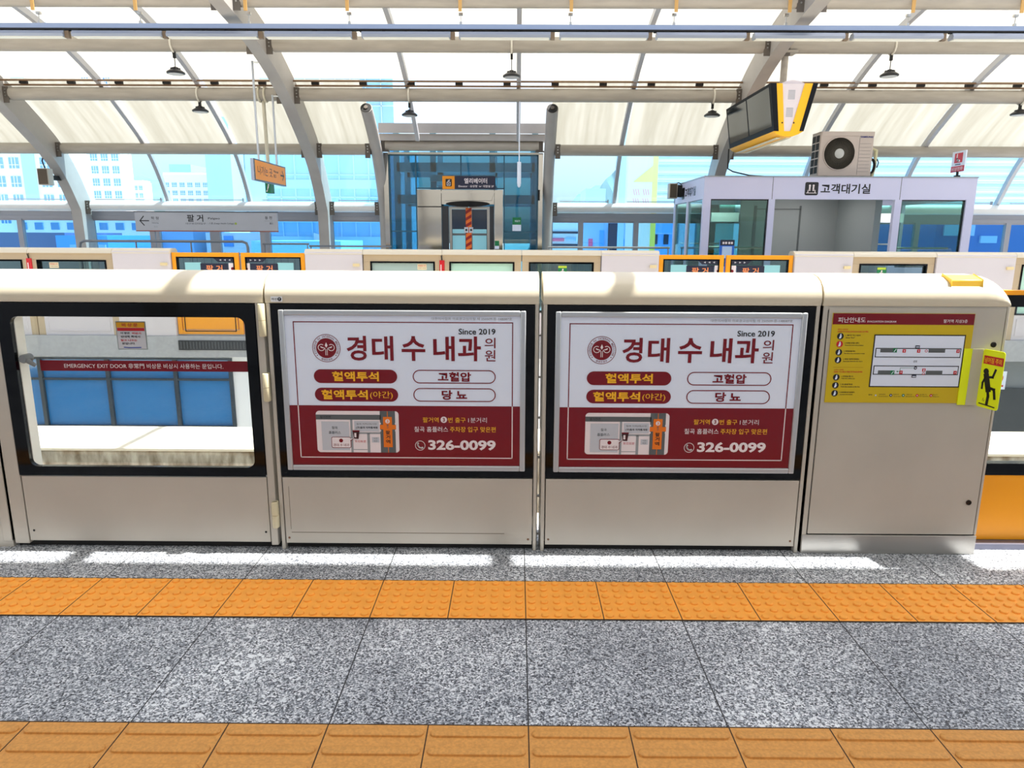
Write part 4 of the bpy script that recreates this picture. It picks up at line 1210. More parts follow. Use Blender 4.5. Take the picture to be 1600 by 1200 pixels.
# cage behind the glass
b = MB()
for x in (-2.44, -1.7, -0.5, 0.36):
    for y in (14.9, 16.3): b.box(x - 0.06, x + 0.06, y - 0.06, y + 0.06, 0, 3.6)
for y in (14.9, 16.3):
    for z in (1.0, 2.15, 2.78): b.box(-2.44, 0.36, y - 0.06, y + 0.06, z - 0.09, z + 0.09)
b.box(-1.75, -0.45, 14.7, 16.2, 2.5, 2.62)
obj('shaft_frame', b, mat('shaft_blue', (88, 150, 172), 0.5), el)
b = MB(); b.box(-2.5, 0.42, 16.40, 16.42, 0, 3.6); b.box(-2.50, -2.49, 14.3, 16.4, 0, 3.3); b.box(0.41, 0.42, 14.3, 16.4, 0, 3.3)
obj('shaft_glass', b, glass_mat('shaft_glass', (205, 232, 245), 0.05), el)
# polished portal
b = MB()
b.box(-1.945, -1.47, EF - 0.07, EF - 0.02, 0.0, 2.30); b.box(-0.44, -0.27, EF - 0.07, EF - 0.02, 0, 2.30); b.box(-1.47, -0.44, EF - 0.075, EF - 0.02, 2.02, 2.30)
b.prism([(-1.47, 2.26), (-0.44, 2.26), (-0.50, 2.10), (-1.41, 2.10)], 'y', EF - 0.13, EF - 0.075)
por = obj('portal', b, M_STEEL, el, bevel=0.006)
b = MB(); b.box(-1.935, -1.478, EF - 0.078, EF - 0.070, 1.965, 1.985); b.box(-1.475, -1.468, EF - 0.078, EF - 0.070, 0, 2.29); obj('portal_seam', b, M_DARK, por)
b = MB(); b.prism([(-0.955 + 0.43 * math.cos(R(a)), 2.03 + 0.055 * math.sin(R(a))) for a in range(0, 360, 15)], 'y', EF - 0.11, EF - 0.085); obj('lintel_recess', b, M_BLK, por)
for x0, x1 in ((-1.465, -1.335), (-0.53, -0.445)):
    b = MB(); b.box(x0, x1, EF - 0.06, EF + 0.02, 0, 1.99); obj('door_jamb', b, mat('jamb_dark', (44, 46, 50), 0.3), el)
for x0, x1, kk in ((-1.33, -0.955, 0), (-0.935, -0.535, 1)):
    b = MB(); b.frame(x0, x1, 0.0, 1.985, 0.05, EF + 0.02, EF + 0.05, M_STEELB)
    b.box(x0 + 0.05, x1 - 0.05, EF + 0.03, EF + 0.04, 0.05, 1.93, mat('door_glass_dark', (16, 40, 64), 0.06, spec=0.8))
    b.box(x0 + 0.06, x1 - 0.06, EF + 0.020, EF + 0.029, 0.4, 1.55, mat('door_glass_aqua', (150, 214, 228), 0.2)); b.box(x0 + 0.05, x1 - 0.05, EF + 0.018, EF + 0.028, 1.43, 1.47, M_GREYD)
    obj('lift_door', b, M_STEELB, el)
f = Flat((-1.005, EF + 0.012, 0.3))
fo = mat('tape_orange', (232, 110, 30), 0.4); fd = mat('tape_red', (150, 22, 16), 0.4)
f.quad(0, 0, 0.115, 1.66, 0, fo)
for k in range(13):
    z = 0.0 + k * 0.128
    f.poly([(0, z), (0.115, z + 0.07), (0.115, z + 0.13), (0, z + 0.06)], 0.002, fd)
f.quad(-0.03, 1.18, 0.05, 1.29, 0.004, M_GREYL); f.quad(0.065, 1.18, 0.145, 1.29, 0.004, M_GREYL); f.disc(0.01, 1.235, 0.022, 0.006, M_BLACKP, 10); f.disc(0.105, 1.235, 0.022, 0.006, M_BLACKP, 10)
obj('warning_tape', f, fo, el, label='orange and red striped warning tape on the lift doors')
f = Flat((-0.43, EF - 0.072, 1.17)); f.quad(0, 0, 0.085, 0.16, 0, M_PAPER); f.quad(0, 0.06, 0.085, 0.16, 0.002, M_GREEN); obj('exit_label', f, M_GREEN, por)
f = Flat((-0.085, EF - 0.022, 1.52)); f.quad(0, 0, 0.17, 0.26, 0, M_PAPER); f.quad(0, 0.12, 0.17, 0.26, 0.002, M_GREEN); f.text('비상구', 0.05, 0.17, 0.15, 0.21, 0.004, M_PAPER, 0.01); obj('green_notice', f, M_GREEN, el)
b = MB(); b.box(0.405, 0.445, 14.09, 14.12, 2.10, 2.30); obj('call_box', b, M_DARK, el)
# sign above the lift doors
es = thing('elevator_sign', (-0.91, 14.06, 2.302), 'dark elevator sign with a yellow square above the lift doors', 'sign')
b = MB(); b.box(-1.435, -0.415, 14.03, 14.09, 2.302, 2.545); esb = obj('sign_box', b, M_NAVY, es)
f = Flat((-1.435, 14.03, 2.302))
f.quad(0.0, 0, 0.235, 0.243, 0.002, mat('sign_amber', (242, 150, 4), 0.4))
f.rrect(0.06, 0.05, 0.18, 0.19, 0.012, 0.004, M_BLACKP); f.rring(0.085, 0.065, 0.155, 0.135, 0.004, 0.010, 0.006, M_PINK); f.disc(0.12, 0.098, 0.012, 0.006, M_PINK, 8)
f.poly([(0.10, 0.145), (0.13, 0.145), (0.115, 0.172)], 0.006, M_PINK); f.poly([(0.125, 0.172), (0.15, 0.172), (0.137, 0.147)], 0.006, M_PINK)
f.text('엘리베이터', 0.42, 0.105, 0.86, 0.205, 0.004, M_PINK, 0.015); f.text('Elevator · 승강장 ↔ 대합실 2F', 0.31, 0.035, 0.99, 0.078, 0.004, M_PINK, 0.01)
obj('lettering', f, M_PINK, esb)

# ------------------------------------------------------------------ waiting room
bo = thing('waiting_room', (5.25, 12.9, 0), 'white glazed waiting room cabin with black Korean lettering on its fascia', 'cabin')
M_CAB = mat('cabin_white', (206, 206, 232), 0.45)
bx0, bx1, by0, by1 = 3.03, 7.42, 11.8, 14.0
b = MB()
b.box(bx0, bx1, by0, by0 + 0.06, 2.03, 2.375); b.box(bx0, bx0 + 0.06, by0 + 0.06, by1, 2.03, 2.375); b.box(bx1 - 0.06, bx1, by0 + 0.06, by1, 2.03, 2.375); b.box(bx0, bx1, by1 - 0.06, by1, 2.03, 2.375)
for x in (4.135, 6.20): b.box(x - 0.004, x + 0.004, by0 - 0.002, by0 + 0.01, 2.03, 2.376, M_GREYD)
fas = obj('fascia', b, M_CAB, bo)
b = MB(); b.box(bx0 - 0.01, bx1 + 0.01, by0 - 0.01, by1 + 0.01, 2.375, 2.392); b.box(bx0 + 0.06, bx1 - 0.06, by0 + 0.06, by1 - 0.06, 2.16, 2.19); obj('roof', b, M_GREYM, bo)
b = MB()
for x0, x1 in ((bx0, 3.15), (4.09, 4.19), (6.13, 6.24), (7.28, bx1)): b.box(x0, x1, by0, by0 + 0.08, 0, 2.03)
b.box(bx0, bx0 + 0.06, 12.85, 12.97, 0, 2.03); b.box(bx0, bx0 + 0.06, by1 - 0.12, by1, 0, 2.03); b.box(bx1 - 0.06, bx1, by1 - 0.12, by1, 0, 2.03); b.box(5.2, 5.3, by1 - 0.06, by1, 0, 2.03)
obj('posts', b, M_CAB, bo)
b = MB(); b.box(3.15, 4.09, by0 + 0.01, by0 + 0.07, 0, 0.95); b.box(6.24, 7.28, by0 + 0.01, by0 + 0.07, 0, 0.95); b.box(bx0, bx0 + 0.05, by0 + 0.08, by1, 0, 0.6); obj('lower_panels', b, M_CAB, bo)
for x0, x1 in ((3.15, 4.09), (6.24, 7.28)):
    b = MB(); b.frame(x0, x1, 0.95, 2.03, 0.018, by0 + 0.03, by0 + 0.07, M_BLACKP); b.box(x0 + 0.02, x1 - 0.02, by0 + 0.045, by0 + 0.053, 0.97, 2.01); obj('window_pane', b, M_BOOTHGL, bo)
for y0, y1 in ((by0 + 0.08, 12.85), (12.97, by1 - 0.12)):
    b = MB(); b.box(bx0 + 0.02, bx0 + 0.028, y0, y1, 0.6, 2.02); obj('side_pane', b, M_BOOTHGL, bo)
for x0, x1 in ((bx0 + 0.06, 4.2), (6.1, bx1 - 0.06)):
    b = MB(); b.box(x0, x1, by1 - 0.04, by1 - 0.032, 0.9, 2.03); obj('back_pane', b, M_BOOTHGL, bo)
b = MB(); grey = mat('cabin_grey', (150, 154, 155), 0.6)
b.box(4.2, 6.1, 13.6, 13.64, 0, 2.16); b.box(bx0 + 0.06, bx1 - 0.06, by1 - 0.06, by1 - 0.02, 0, 0.9); b.box(5.30, 5.33, 13.585, 13.6, 0, 2.0, M_GREYD); b.box(4.45, 4.50, 13.585, 13.6, 0, 2.0, M_GREYD); b.box(4.45, 5.33, 13.585, 13.6, 1.93, 1.95, M_GREYD)
b.box(6.02, 6.13, 12.2, 13.6, 0, 2.16)
obj('inner_wall', b, grey, bo)
b = MB()
for x in (3.6, 5.2, 6.7): b.box(x - 0.3, x + 0.3, 12.7, 12.85, 2.12, 2.15)
obj('ceiling_lamp', b, mat('cabin_lamp', (255, 252, 244), 0.5, emit=22.0), bo)
b = MB(); b.tube([(3.15, 13.85, 1.30), (4.1, 13.85, 1.30)], 0.014, 8); b.tube([(6.24, 13.85, 1.30), (7.2, 13.85, 1.30)], 0.014, 8); b.tube([(3.15, 12.0, 1.26), (4.1, 12.0, 1.26)], 0.014, 8); b.tube([(6.24, 12.0, 1.26), (7.2, 12.0, 1.26)], 0.014, 8)
obj('handrail', b, M_STEELB, bo)
b = MB(); b.box(3.55, 4.05, 13.2, 13.9, 1.70, 1.86); b.box(6.6, 7.1, 13.3, 13.9, 1.7, 1.86); obj('wall_heater', b, M_WHITE, bo)
f = Flat((4.655, by0 - 0.001, 2.095))
f.rrect(0, 0, 0.215, 0.205, 0.025, 0.001, M_BLACKP)
for s in (0.075, 0.135):
    f.disc(s, 0.150, 0.017, 0.003, M_PINK, 12); f.line([(s, 0.125), (s, 0.08)], 0.026, 0.003, M_PINK)
f.line([(0.075, 0.085), (0.05, 0.075), (0.05, 0.04)], 0.014, 0.003, M_PINK); f.line([(0.135, 0.085), (0.165, 0.075), (0.165, 0.04)], 0.014, 0.003, M_PINK); f.line([(0.03, 0.035), (0.185, 0.035)], 0.010, 0.003, M_PINK)
f.text('고객대기실', 0.255, 0.025, 1.055, 0.18, 0.001, M_BLACKP, 0.022)
obj('fascia_lettering', f, M_BLACKP, fas)
f = Flat((bx0 - 0.001, 13.35, 2.09), (0, -1, 0))
f.rrect(0, 0, 0.20, 0.205, 0.025, 0.001, M_BLACKP); f.text('고객대기실', 0.24, 0.025, 1.0, 0.18, 0.001, M_BLACKP, 0.025)
obj('side_lettering', f, M_BLACKP, fas)

# air conditioner on the cabin roof
ac = thing('air_conditioner', (5.44, 12.35, 2.392), 'beige outdoor air conditioner unit with round fan, on the waiting room roof', 'air conditioner')
M_AC = mat('ac_beige', (196, 182, 172), 0.5)
ax0, ax1, ay0, ay1, az0, az1 = 5.0, 5.88, 12.2, 12.55, 2.425, 3.12
b = MB(); b.box(ax0, ax1, ay0, ay1, az0, az1); obj('casing', b, M_AC, ac, bevel=0.012)
b = MB(); b.box(ax0 + 0.02, ax1, ay0 - 0.006, ay0 + 0.02, az1 - 0.055, az1 + 0.012); b.box(ax0, ax1, ay0, ay1, az1, az1 + 0.012)
for k in range(9): b.box(5.655, 5.84, ay0 - 0.003, ay0, 2.50 + 0.055 * k, 2.503 + 0.055 * k, M_GREYD)
b.box(5.645, 5.648, ay0 - 0.003, ay0, az0 + 0.02, az1 - 0.06, M_GREYD)
obj('top_cover', b, M_AC, ac)
cx, cz, r_ = 5.325, 2.785, 0.265
b = MB(); b.lathe((cx, ay0 - 0.002, cz), [(r_, 0), (r_, -0.012), (r_ - 0.012, -0.014), (r_ - 0.014, 0.0)], 40, M_AC, 'y')
b.lathe((cx, ay0 + 0.0, cz), [(r_ - 0.012, -0.001), (0.001, -0.001)], 40, mat('fan_dark', (30, 28, 24), 0.6), 'y')
fan = obj('fan_opening', b, M_AC, ac)
b = MB()
for k in range(72):
    a = 2 * math.pi * k / 72
    b.tube([(cx + 0.075 * math.cos(a), ay0 - 0.010, cz + 0.075 * math.sin(a)), (cx + (r_ - 0.012) * math.cos(a + 0.22), ay0 - 0.012, cz + (r_ - 0.012) * math.sin(a + 0.22))], 0.0030, 4)
for rr in (0.11, 0.16, 0.21): b.tube([(cx + rr * math.cos(2 * math.pi * k / 40), ay0 - 0.011, cz + rr * math.sin(2 * math.pi * k / 40)) for k in range(41)], 0.0016, 4)
obj('fan_grille', b, mat('grille_brown', (92, 87, 78), 0.5), fan)
b = MB(); b.lathe((cx, ay0 - 0.008, cz), [(0.078, 0.004), (0.078, -0.006), (0.070, -0.010), (0.001, -0.011)], 28, None, 'y'); obj('fan_hub', b, mat('hub_grey', (190, 190, 186), 0.4), fan)
b = MB()
for i in range(2):
    for j in range(5):
        y0 = ay0 + 0.04 + i * 0.15; z0 = az0 + 0.05 + j * 0.125
        b.box(ax0 - 0.003, ax0 + 0.005, y0, y0 + 0.125, z0, z0 + 0.105, M_DARK)
obj('coil_grid', b, M_DARK, ac)
f = Flat((5.655, ay0 - 0.007, 3.035)); f.text('SAMSUNG', 0, 0, 0.20, 0.026, 0, mat('logo_blue', (30, 36, 120), 0.4), 0.03); obj('maker_mark', f, MATS['logo_blue'], ac)
b = MB(); b.box(5.1, 5.16, 12.18, 12.57, 2.392, 2.425); b.box(5.72, 5.78, 12.18, 12.57, 2.392, 2.425); obj('foot', b, M_GREYD, ac)
# hoses beside it
hz = thing('coolant_hose', (6.0, 12.4, 2.392), 'beige hose and coiled black cable beside the air conditioner', 'hose')
b = MB(); b.tube([(5.915, 12.4, 2.83), (5.95, 12.4, 2.89), (6.03, 12.4, 2.86), (6.03, 12.4, 2.6), (6.0, 12.4, 2.45), (5.99, 12.4, 2.42)], 0.028, 10); obj('beige_hose', b, mat('hose_beige', (206, 200, 160), 0.6), hz)
b = MB()
for k in range(3):
    b.tube([(5.945 + (0.05 + 0.006 * k) * math.cos(t * math.pi / 8), 12.36 - 0.01 * k, 2.60 + (0.10 + 0.01 * k) * math.sin(t * math.pi / 8)) for t in range(17)], 0.010, 6)
b.tube([(5.94, 12.36, 2.70), (5.95, 12.37, 2.74), (5.95, 12.38, 2.78)], 0.009, 6); b.tube([(6.05, 12.38, 2.72), (6.08, 12.38, 2.66), (6.06, 12.38, 2.58)], 0.009, 6)
obj('black_cable', b, M_DARK, hz)
# telephone sign on the cabin roof
ts = thing('telephone_sign', (7.30, 12.2, 2.392), 'red and white telephone sign standing on the right roof edge of the waiting room', 'sign')
b = MB(); b.box(7.295, 7.315, 12.0, 12.36, 2.50, 2.83); obj('board', b, M_PAPER, ts)
b = MB(); b.box(7.28, 7.33, 12.13, 12.23, 2.392, 2.445); b.tube([(7.305, 12.18, 2.44), (7.305, 12.18, 2.51)], 0.02, 8); obj('stand', b, M_DARK, ts)
f = Flat((7.294, 12.36, 2.50), (0, -1, 0))
f.rrect(0.07, 0.145, 0.29, 0.30, 0.01, 0.001, M_SIGR); f.line([(0.14, 0.275), (0.14, 0.21), (0.175, 0.175), (0.215, 0.175)], 0.03, 0.003, M_PINK); f.quad(0.10, 0.112, 0.25, 0.128, 0.001, M_NAVY)
f.quad(0.0, 0.0, 0.36, 0.095, 0.001, M_SIGR); f.text('비상전화', 0.03, 0.02, 0.33, 0.078, 0.003, M_PINK, 0.01)
obj('print', f, M_SIGR, ts)
# speakers
def speaker(name, loc, size, label, tilt):
    t = thing(name, loc, label, 'speaker')
    x, y, z = loc; a, c, d = size
    b = MB(); b.box(x - a, x + a, y - c, y + c, z - d, z + d); obj('case', b, mat('speaker_beige', (186, 176, 160), 0.5), t, bevel=0.01)
    b = MB(); b.box(x - a + 0.015, x + a - 0.015, y - c - 0.006, y - c, z - d + 0.015, z + d - 0.015); obj('grille', b, mat('speaker_brown', (84, 72, 58), 0.7, bump=0.5, bscale=400), t)
    return t
s1 = speaker('wall_speaker', (2.86, 13.4, 2.245), (0.075, 0.09, 0.135), 'small brown speaker on the left side of the waiting room', 0)
b = MB(); b.box(2.93, 3.03, 13.36, 13.46, 2.14, 2.35); b.tube([(2.9, 13.45, 2.37), (2.98, 13.45, 2.40), (3.04, 13.45, 2.36)], 0.01, 6); obj('bracket', b, M_DARK, s1)
s2 = speaker('wall_speaker', (-8.78, 13.55, 2.46), (0.10, 0.08, 0.15), 'small grey speaker on the far left roof rib', 0)
b = MB(); b.box(-8.83, -8.73, 13.62, 13.95, 2.42, 2.50); b.tube([(-8.80, 13.6, 2.60), (-8.84, 13.6, 2.75), (-8.80, 13.62, 2.92)], 0.012, 6); obj('bracket', b, M_DARK, s2)

# ------------------------------------------------------------------ hanging television
tv = thing('hanging_television', (3.77, 11.35, 2.8), 'double sided yellow and white television housing hanging from the roof', 'television')
T0, T1 = 10.3, 12.35
M_TVY = mat('tv_yellow', (250, 186, 8), 0.4); M_TVW = mat('tv_white', (226, 214, 214), 0.45); M_TVB = mat('tv_black', (14, 16, 22), 0.6, spec=0.2)
b = MB(); b.prism([(3.63, 3.49), (3.935, 3.49), (3.79, 2.87), (3.70, 2.87)], 'y', T0, T1)
b.prism([(3.60 + 0.09 * k, 3.49 + 0.055 * math.sin(math.pi * k / 4)) for k in range(5)], 'y', T0 + 0.02, T1 - 0.02)
for j in range(2):
    for k in range(7):
        b.box(3.72 - 0.01 * j, 3.815 - 0.01 * j, T0 - 0.002, T0, 3.29 + 0.018 * k - 0.23 * j, 3.298 + 0.018 * k - 0.23 * j, M_GREYM)
obj('centre_body', b, M_TVW, tv)
b = MB(); b.prism([(3.545, 3.492), (3.63, 3.492), (3.70, 2.87), (3.625, 2.87)], 'y', T0 - 0.012, T1); b.prism([(3.935, 3.492), (4.045, 3.492), (3.91, 2.87), (3.79, 2.87)], 'y', T0 - 0.012, T1)
b.prism([(3.56, 2.87), (3.97, 2.87), (3.90, 2.83), (3.82, 2.80), (3.70, 2.80), (3.60, 2.83)], 'y', T0 - 0.01, T1)
for x in (3.665, 3.825): b.lathe((x, T0 - 0.012, 2.98), [(0.012, 0), (0.008, -0.004)], 8, M_DARK, 'y')
obj('side_shells', b, M_TVY, tv)
b = MB(); b.box(3.64, 3.70, T0 + 0.1, T1 - 0.05, 2.793, 2.80); b.box(3.78, 3.84, T0 + 0.1, T1 - 0.05, 2.793, 2.80); obj('under_strips', b, mat('strip_cream', (226, 220, 190), 0.5), tv)
for sgn, xt, xt2, xb, xb2 in ((-1, 3.46, 3.545, 3.56, 3.625), (1, 4.115, 4.045, 3.97, 3.91)):
    b = MB()
    poly = [(xt, 3.495), (xt2, 3.495), (xb2, 2.87), (xb, 2.87)]
    if sgn > 0: poly = poly[::-1]
    b.prism(poly, 'y', T0 - 0.015, T1 + 0.015)
    bez = obj('screen_bezel', b, M_TVB, tv)
    Vv = Vector((xt - xb, 0, 0.625)); 
    f = Flat((xb, T1 if sgn < 0 else T0, 2.87), (0, sgn, 0), Vv)
    for u0 in (0.05, 1.05):
        f.quad(u0, 0.07, u0 + 0.95, 0.59, 0.003, mat('tv_screen', (26, 34, 38), 0.12, spec=0.8))
    obj('screen', f, MATS['tv_screen'], bez)
b = MB(); b.tube([(3.99, 11.3, 3.52), (3.99, 11.3, 4.12)], 0.05, 14, M_PIPE); b.box(3.86, 4.14, 11.18, 11.42, 4.10, 4.13)
obj('hanger_pole', b, M_PIPE, tv)
b = MB(); b.tube([(3.53, 12.3, 2.86), (3.53, 12.3, 2.55), (3.62, 12.3, 2.50), (3.9, 12.3, 2.44), (4.2, 12.3, 2.42), (4.4, 12.3, 2.408)], 0.012, 6); obj('cable', b, M_DARK, tv)

# ------------------------------------------------------------------ hanging exit signs
xs_ = thing('hanging_exit_sign', (-4.08, 11.95, 2.25), 'orange exit sign with an arrow hanging on two rods left of the rib', 'sign')
b = MB(); b.box(-4.085, -4.03, 11.2, 12.7, 2.25, 2.575); obj('sign_box', b, mat('sign_grey', (170, 180, 200), 0.4), xs_)
b = MB(); b.box(-4.034, -4.026, 11.2, 12.7, 2.25, 2.575, M_GREYD); obj('face_rim', b, M_GREYD, xs_)
f = Flat((-4.026, 11.2, 2.25), (0, 1, 0))
f.quad(0.03, 0.02, 1.47, 0.305, 0.001, mat('sign_amber'))
f.text('나가는 곳', 0.13, 0.10, 0.80, 0.235, 0.003, M_BLACKP, 0.0); f.text('Way out', 0.86, 0.175, 1.10, 0.225, 0.003, M_BLACKP, 0.01); f.text('出口', 0.86, 0.105, 0.98, 0.16, 0.003, M_BLACKP, 0.01)
f.line([(1.22, 0.165), (1.38, 0.165)], 0.024, 0.003, M_BLACKP); f.line([(1.31, 0.235), (1.38, 0.165), (1.31, 0.095)], 0.024, 0.003, M_BLACKP)
obj('lettering', f, MATS['sign_amber'], xs_)
for y in (11.5, 12.35):
    zt = zprof(y) - 0.35
    b = MB(); b.tube([(-4.057, y, 2.57), (-4.057, y, zt)], 0.017, 10); b.tube([(-4.057, y, zt - 0.02), (-3.93, y, zt - 0.02)], 0.012, 6); obj('hanger_rod', b, M_ALU, xs_)
gs = thing('emergency_exit_sign', (-4.29, 12.6, 2.13), 'small green running man sign on a beige pole, below the orange exit sign', 'sign')
b = MB(); b.box(-4.33, -4.24, 12.5, 12.7, 2.13, 2.30); obj('sign_box', b, M_GREEN, gs)
f = Flat((-4.325, 12.498, 2.13)); f.line([(0.05, 0.11), (0.035, 0.06), (0.02, 0.03)], 0.018, 0.001, M_PINK); f.disc(0.055, 0.135, 0.013, 0.001, M_PINK, 10); obj('running_figure', f, M_PINK, gs)
b = MB(); b.tube([(-4.285, 12.6, 2.30), (-4.285, 12.56, 3.64)], 0.03, 10)
for s in (-0.05, 0.05): b.tube([(-4.285 + s, 12.55 + 0.115 * math.cos(R(a)), 3.735 + 0.115 * math.sin(R(a))) for a in range(0, 361, 24)], 0.018, 8)
obj('pole', b, mat('pole_beige', (206, 198, 176), 0.5), gs)

# ------------------------------------------------------------------ station name board
sb_ = thing('station_name_board', (-5.77, 13.4, 0), 'long grey station name board on two legs with rusty lower edge', 'sign')
b = MB(); b.box(-7.09, -4.45, 13.36, 13.42, 1.49, 1.83); b.box(-7.09, -4.45, 13.355, 13.42, 1.475, 1.495, mat('rusty_edge', (150, 96, 84), 0.8)); b.box(-7.10, -4.44, 13.35, 13.43, 1.828, 1.842, M_DARK)
sbb = obj('board', b, mat('board_grey', (176, 178, 186), 0.5, vary=0.06, vscale=2), sb_)
for x in (-6.80, -4.74):
    b = MB(); b.box(x - 0.045, x + 0.045, 13.365, 13.415, 0, 1.48); obj('leg', b, M_FRAME, sb_)
f = Flat((-7.09, 13.36, 1.49))
f.line([(0.09, 0.18), (0.25, 0.18)], 0.018, 0.001, M_BLACKP); f.line([(0.16, 0.26), (0.09, 0.18), (0.16, 0.10)], 0.018, 0.001, M_BLACKP)
obj('arrow', f, M_BLACKP, sbb); f = Flat((-7.09, 13.36, 1.49))
f.text('학 정', 0.30, 0.20, 0.44, 0.255, 0.001, M_BLACKP, 0.01); f.quad(0.30, 0.175, 0.45, 0.178, 0.001, M_GREYD); f.text('Hakjeong', 0.31, 0.125, 0.43, 0.155, 0.001, M_BLACKP, 0.0); f.text('鶴亭', 0.34, 0.055, 0.41, 0.09, 0.001, M_GREYM, 0)
obj('previous_station', f, M_BLACKP, sbb); f = Flat((-7.09, 13.36, 1.49))
f.text('팔 거', 0.97, 0.165, 1.27, 0.295, 0.001, M_BLACKP, 0.02); f.text('대구보건대입구', 0.94, 0.115, 1.31, 0.15, 0.001, M_BLACKP, 0.0)
obj('station_name', f, M_BLACKP, sbb); f = Flat((-7.09, 13.36, 1.49))
f.text('Palgeo', 1.36, 0.20, 1.58, 0.245, 0.001, M_BLACKP, 0.01); f.text('八莒 (Daegu Health College)', 1.37, 0.115, 1.84, 0.155, 0.001, M_BLACKP, 0); f.disc(1.87, 0.135, 0.022, 0.001, mat('line_olive', (150, 170, 60), 0.5), 12)
obj('latin_name', f, M_BLACKP, sbb); f = Flat((-7.09, 13.36, 1.49))
f.text('동 천', 2.42, 0.215, 2.55, 0.27, 0.001, M_BLACKP, 0.01); f.quad(2.41, 0.185, 2.56, 0.188, 0.001, M_GREYD); f.text('東川', 2.50, 0.12, 2.56, 0.16, 0.001, M_BLACKP, 0)
obj('next_station', f, M_BLACKP, sbb)

# ------------------------------------------------------------------ handrails behind the far gates
def rail(x0, x1, y, z, r, label, rounded=False, grid=0, m=None):
    t = thing('handrail', ((x0 + x1) / 2, y, 0), label, 'railing')
    m = m or mat('rail_grey', (120, 124, 130), 0.35, metal=0.5)
    b = MB()
    if rounded:
        b.tube([(x0, y, 0), (x0, y, z - 0.10), (x0 + 0.02, y, z - 0.03), (x0 + 0.09, y, z), (x1 - 0.09, y, z), (x1 - 0.02, y, z - 0.03), (x1, y, z - 0.10), (x1, y, 0)], r, 10)
    else:
        b.tube([(x0, y, z), (x1, y, z)], r, 10)
    obj('top_rail', b, m, t)
    n_ = max(2, int((x1 - x0) / 0.85) + 1)
    for k in range(n_):
        if rounded and k in (0, n_ - 1): continue
        x = x0 + 0.03 + (x1 - x0 - 0.06) * k / (n_ - 1)
        b = MB(); b.tube([(x, y, 0), (x, y, z)], r * 0.6, 8); obj('post', b, m, t)
    if grid:
        b = MB(); zt = z - 0.22
        b.tube([(x0, y, zt), (x1, y, zt)], 0.012, 6); b.tube([(x0, y, 0.75), (x1, y, 0.75)], 0.012, 6); b.tube([(x0, y, 0.15), (x1, y, 0.15)], 0.012, 6)
        k = x0 + 0.06
        while k < x1 - 0.03:
            b.tube([(k, y, 0.15), (k, y, zt + 0.03)], 0.006, 5); k += 0.13
        obj('grid', b, m, t)
rail(-8.02, -4.93, 13.1, 1.30, 0.024, 'grey handrail with rounded ends and a bar grid, below the station name board', True, 1)
rail(-4.72, -3.86, 13.3, 1.26, 0.016, 'short dark handrail between the name board and the rib', False, 1)
rail(-4.0, -2.42, 13.8, 1.215, 0.018, 'thin grey handrail left of the elevator', False, 0)
rail(0.60, 2.95, 13.8, 1.215, 0.022, 'bright steel handrail right of the elevator', False, 1, M_STEELB)

# blue board standing behind the right orange doors
qb = thing('notice_stand', (3.22, 11.0, 0), 'blue notice board with a dark head, standing behind the right orange doors', 'sign')
b = MB(); b.box(3.115, 3.335, 10.99, 11.02, 1.10, 1.385); b.box(3.21, 3.24, 11.0, 11.02, 0, 1.10); b.box(3.1, 3.35, 10.9, 11.1, 0, 0.02); obj('board', b, mat('notice_blue', (40, 110, 215), 0.4), qb)
f = Flat((3.115, 10.99, 1.10)); f.quad(0, 0.20, 0.22, 0.285, 0.001, M_NAVY)
for k in range(4): f.quad(0.035 + 0.04 * k + (0.008 if k > 1 else 0), 0.222, 0.065 + 0.04 * k + (0.008 if k > 1 else 0), 0.255, 0.003, M_PINK)
f.quad(0.035, 0.01, 0.185, 0.185, 0.001, mat('notice_pale', (190, 214, 246), 0.4)); obj('print', f, M_NAVY, qb)

# ------------------------------------------------------------------ cable tray, strip lights, high bay lamps
TY = 10.1
KX = 0.00844
ct = thing('cable_tray', (0, TY, 4.1), 'long grey cable tray hanging under the top roof pipe', 'cable tray')
mt = mat('tray_grey', (150, 164, 190), 0.4, metal=0.4)
b = MB(); b.box(-9, 9, TY - 0.03, TY + 0.03, 4.105, 4.165); b.box(-9, 9, TY - 0.035, TY + 0.035, 4.088, 4.105, M_DARK)
k = -9
for k in range(60):
    b.box(-9 + 0.3 * k, -8.96 + 0.3 * k, TY - 0.02, TY + 0.02, 4.072, 4.09, M_DARK)
obj('tray', b, mt, ct)
for px in (57, 217, 388, 546, 721, 893, 1055, 1230, 1420, 1587):
    x = (px - 810.6) * KX
    b = MB(); b.tube([(x, TY, 4.16), (x, TY, 4.30)], 0.006, 6); b.box(x - 0.016, x + 0.016, TY - 0.02, TY + 0.02, 4.15, 4.20)
    b.box(x - 0.028, x + 0.028, TY - 0.02, TY + 0.02, 4.28, 4.31); b.box(x - 0.022, x + 0.022, TY - 0.115, TY - 0.10, 4.30, 4.47, mat('strap_ochre', (206, 160, 90), 0.5))
    obj('hanger', b, M_STEELB, ct)
mlamp = mat('strip_light_body', (150, 158, 172), 0.4, metal=0.3)
segs_ = [(-45, 96), (109, 251), (258, 402), (413, 550), (565, 705), (718, 862), (876, 1015), (1028, 1168), (1181, 1322), (1335, 1475), (1490, 1632)]
ords = ['at the left edge', 'second from left', 'third from left', 'fourth from left', 'fifth from left', 'in the middle', 'fifth from right', 'fourth from right', 'third from right', 'second from right', 'at the right edge']
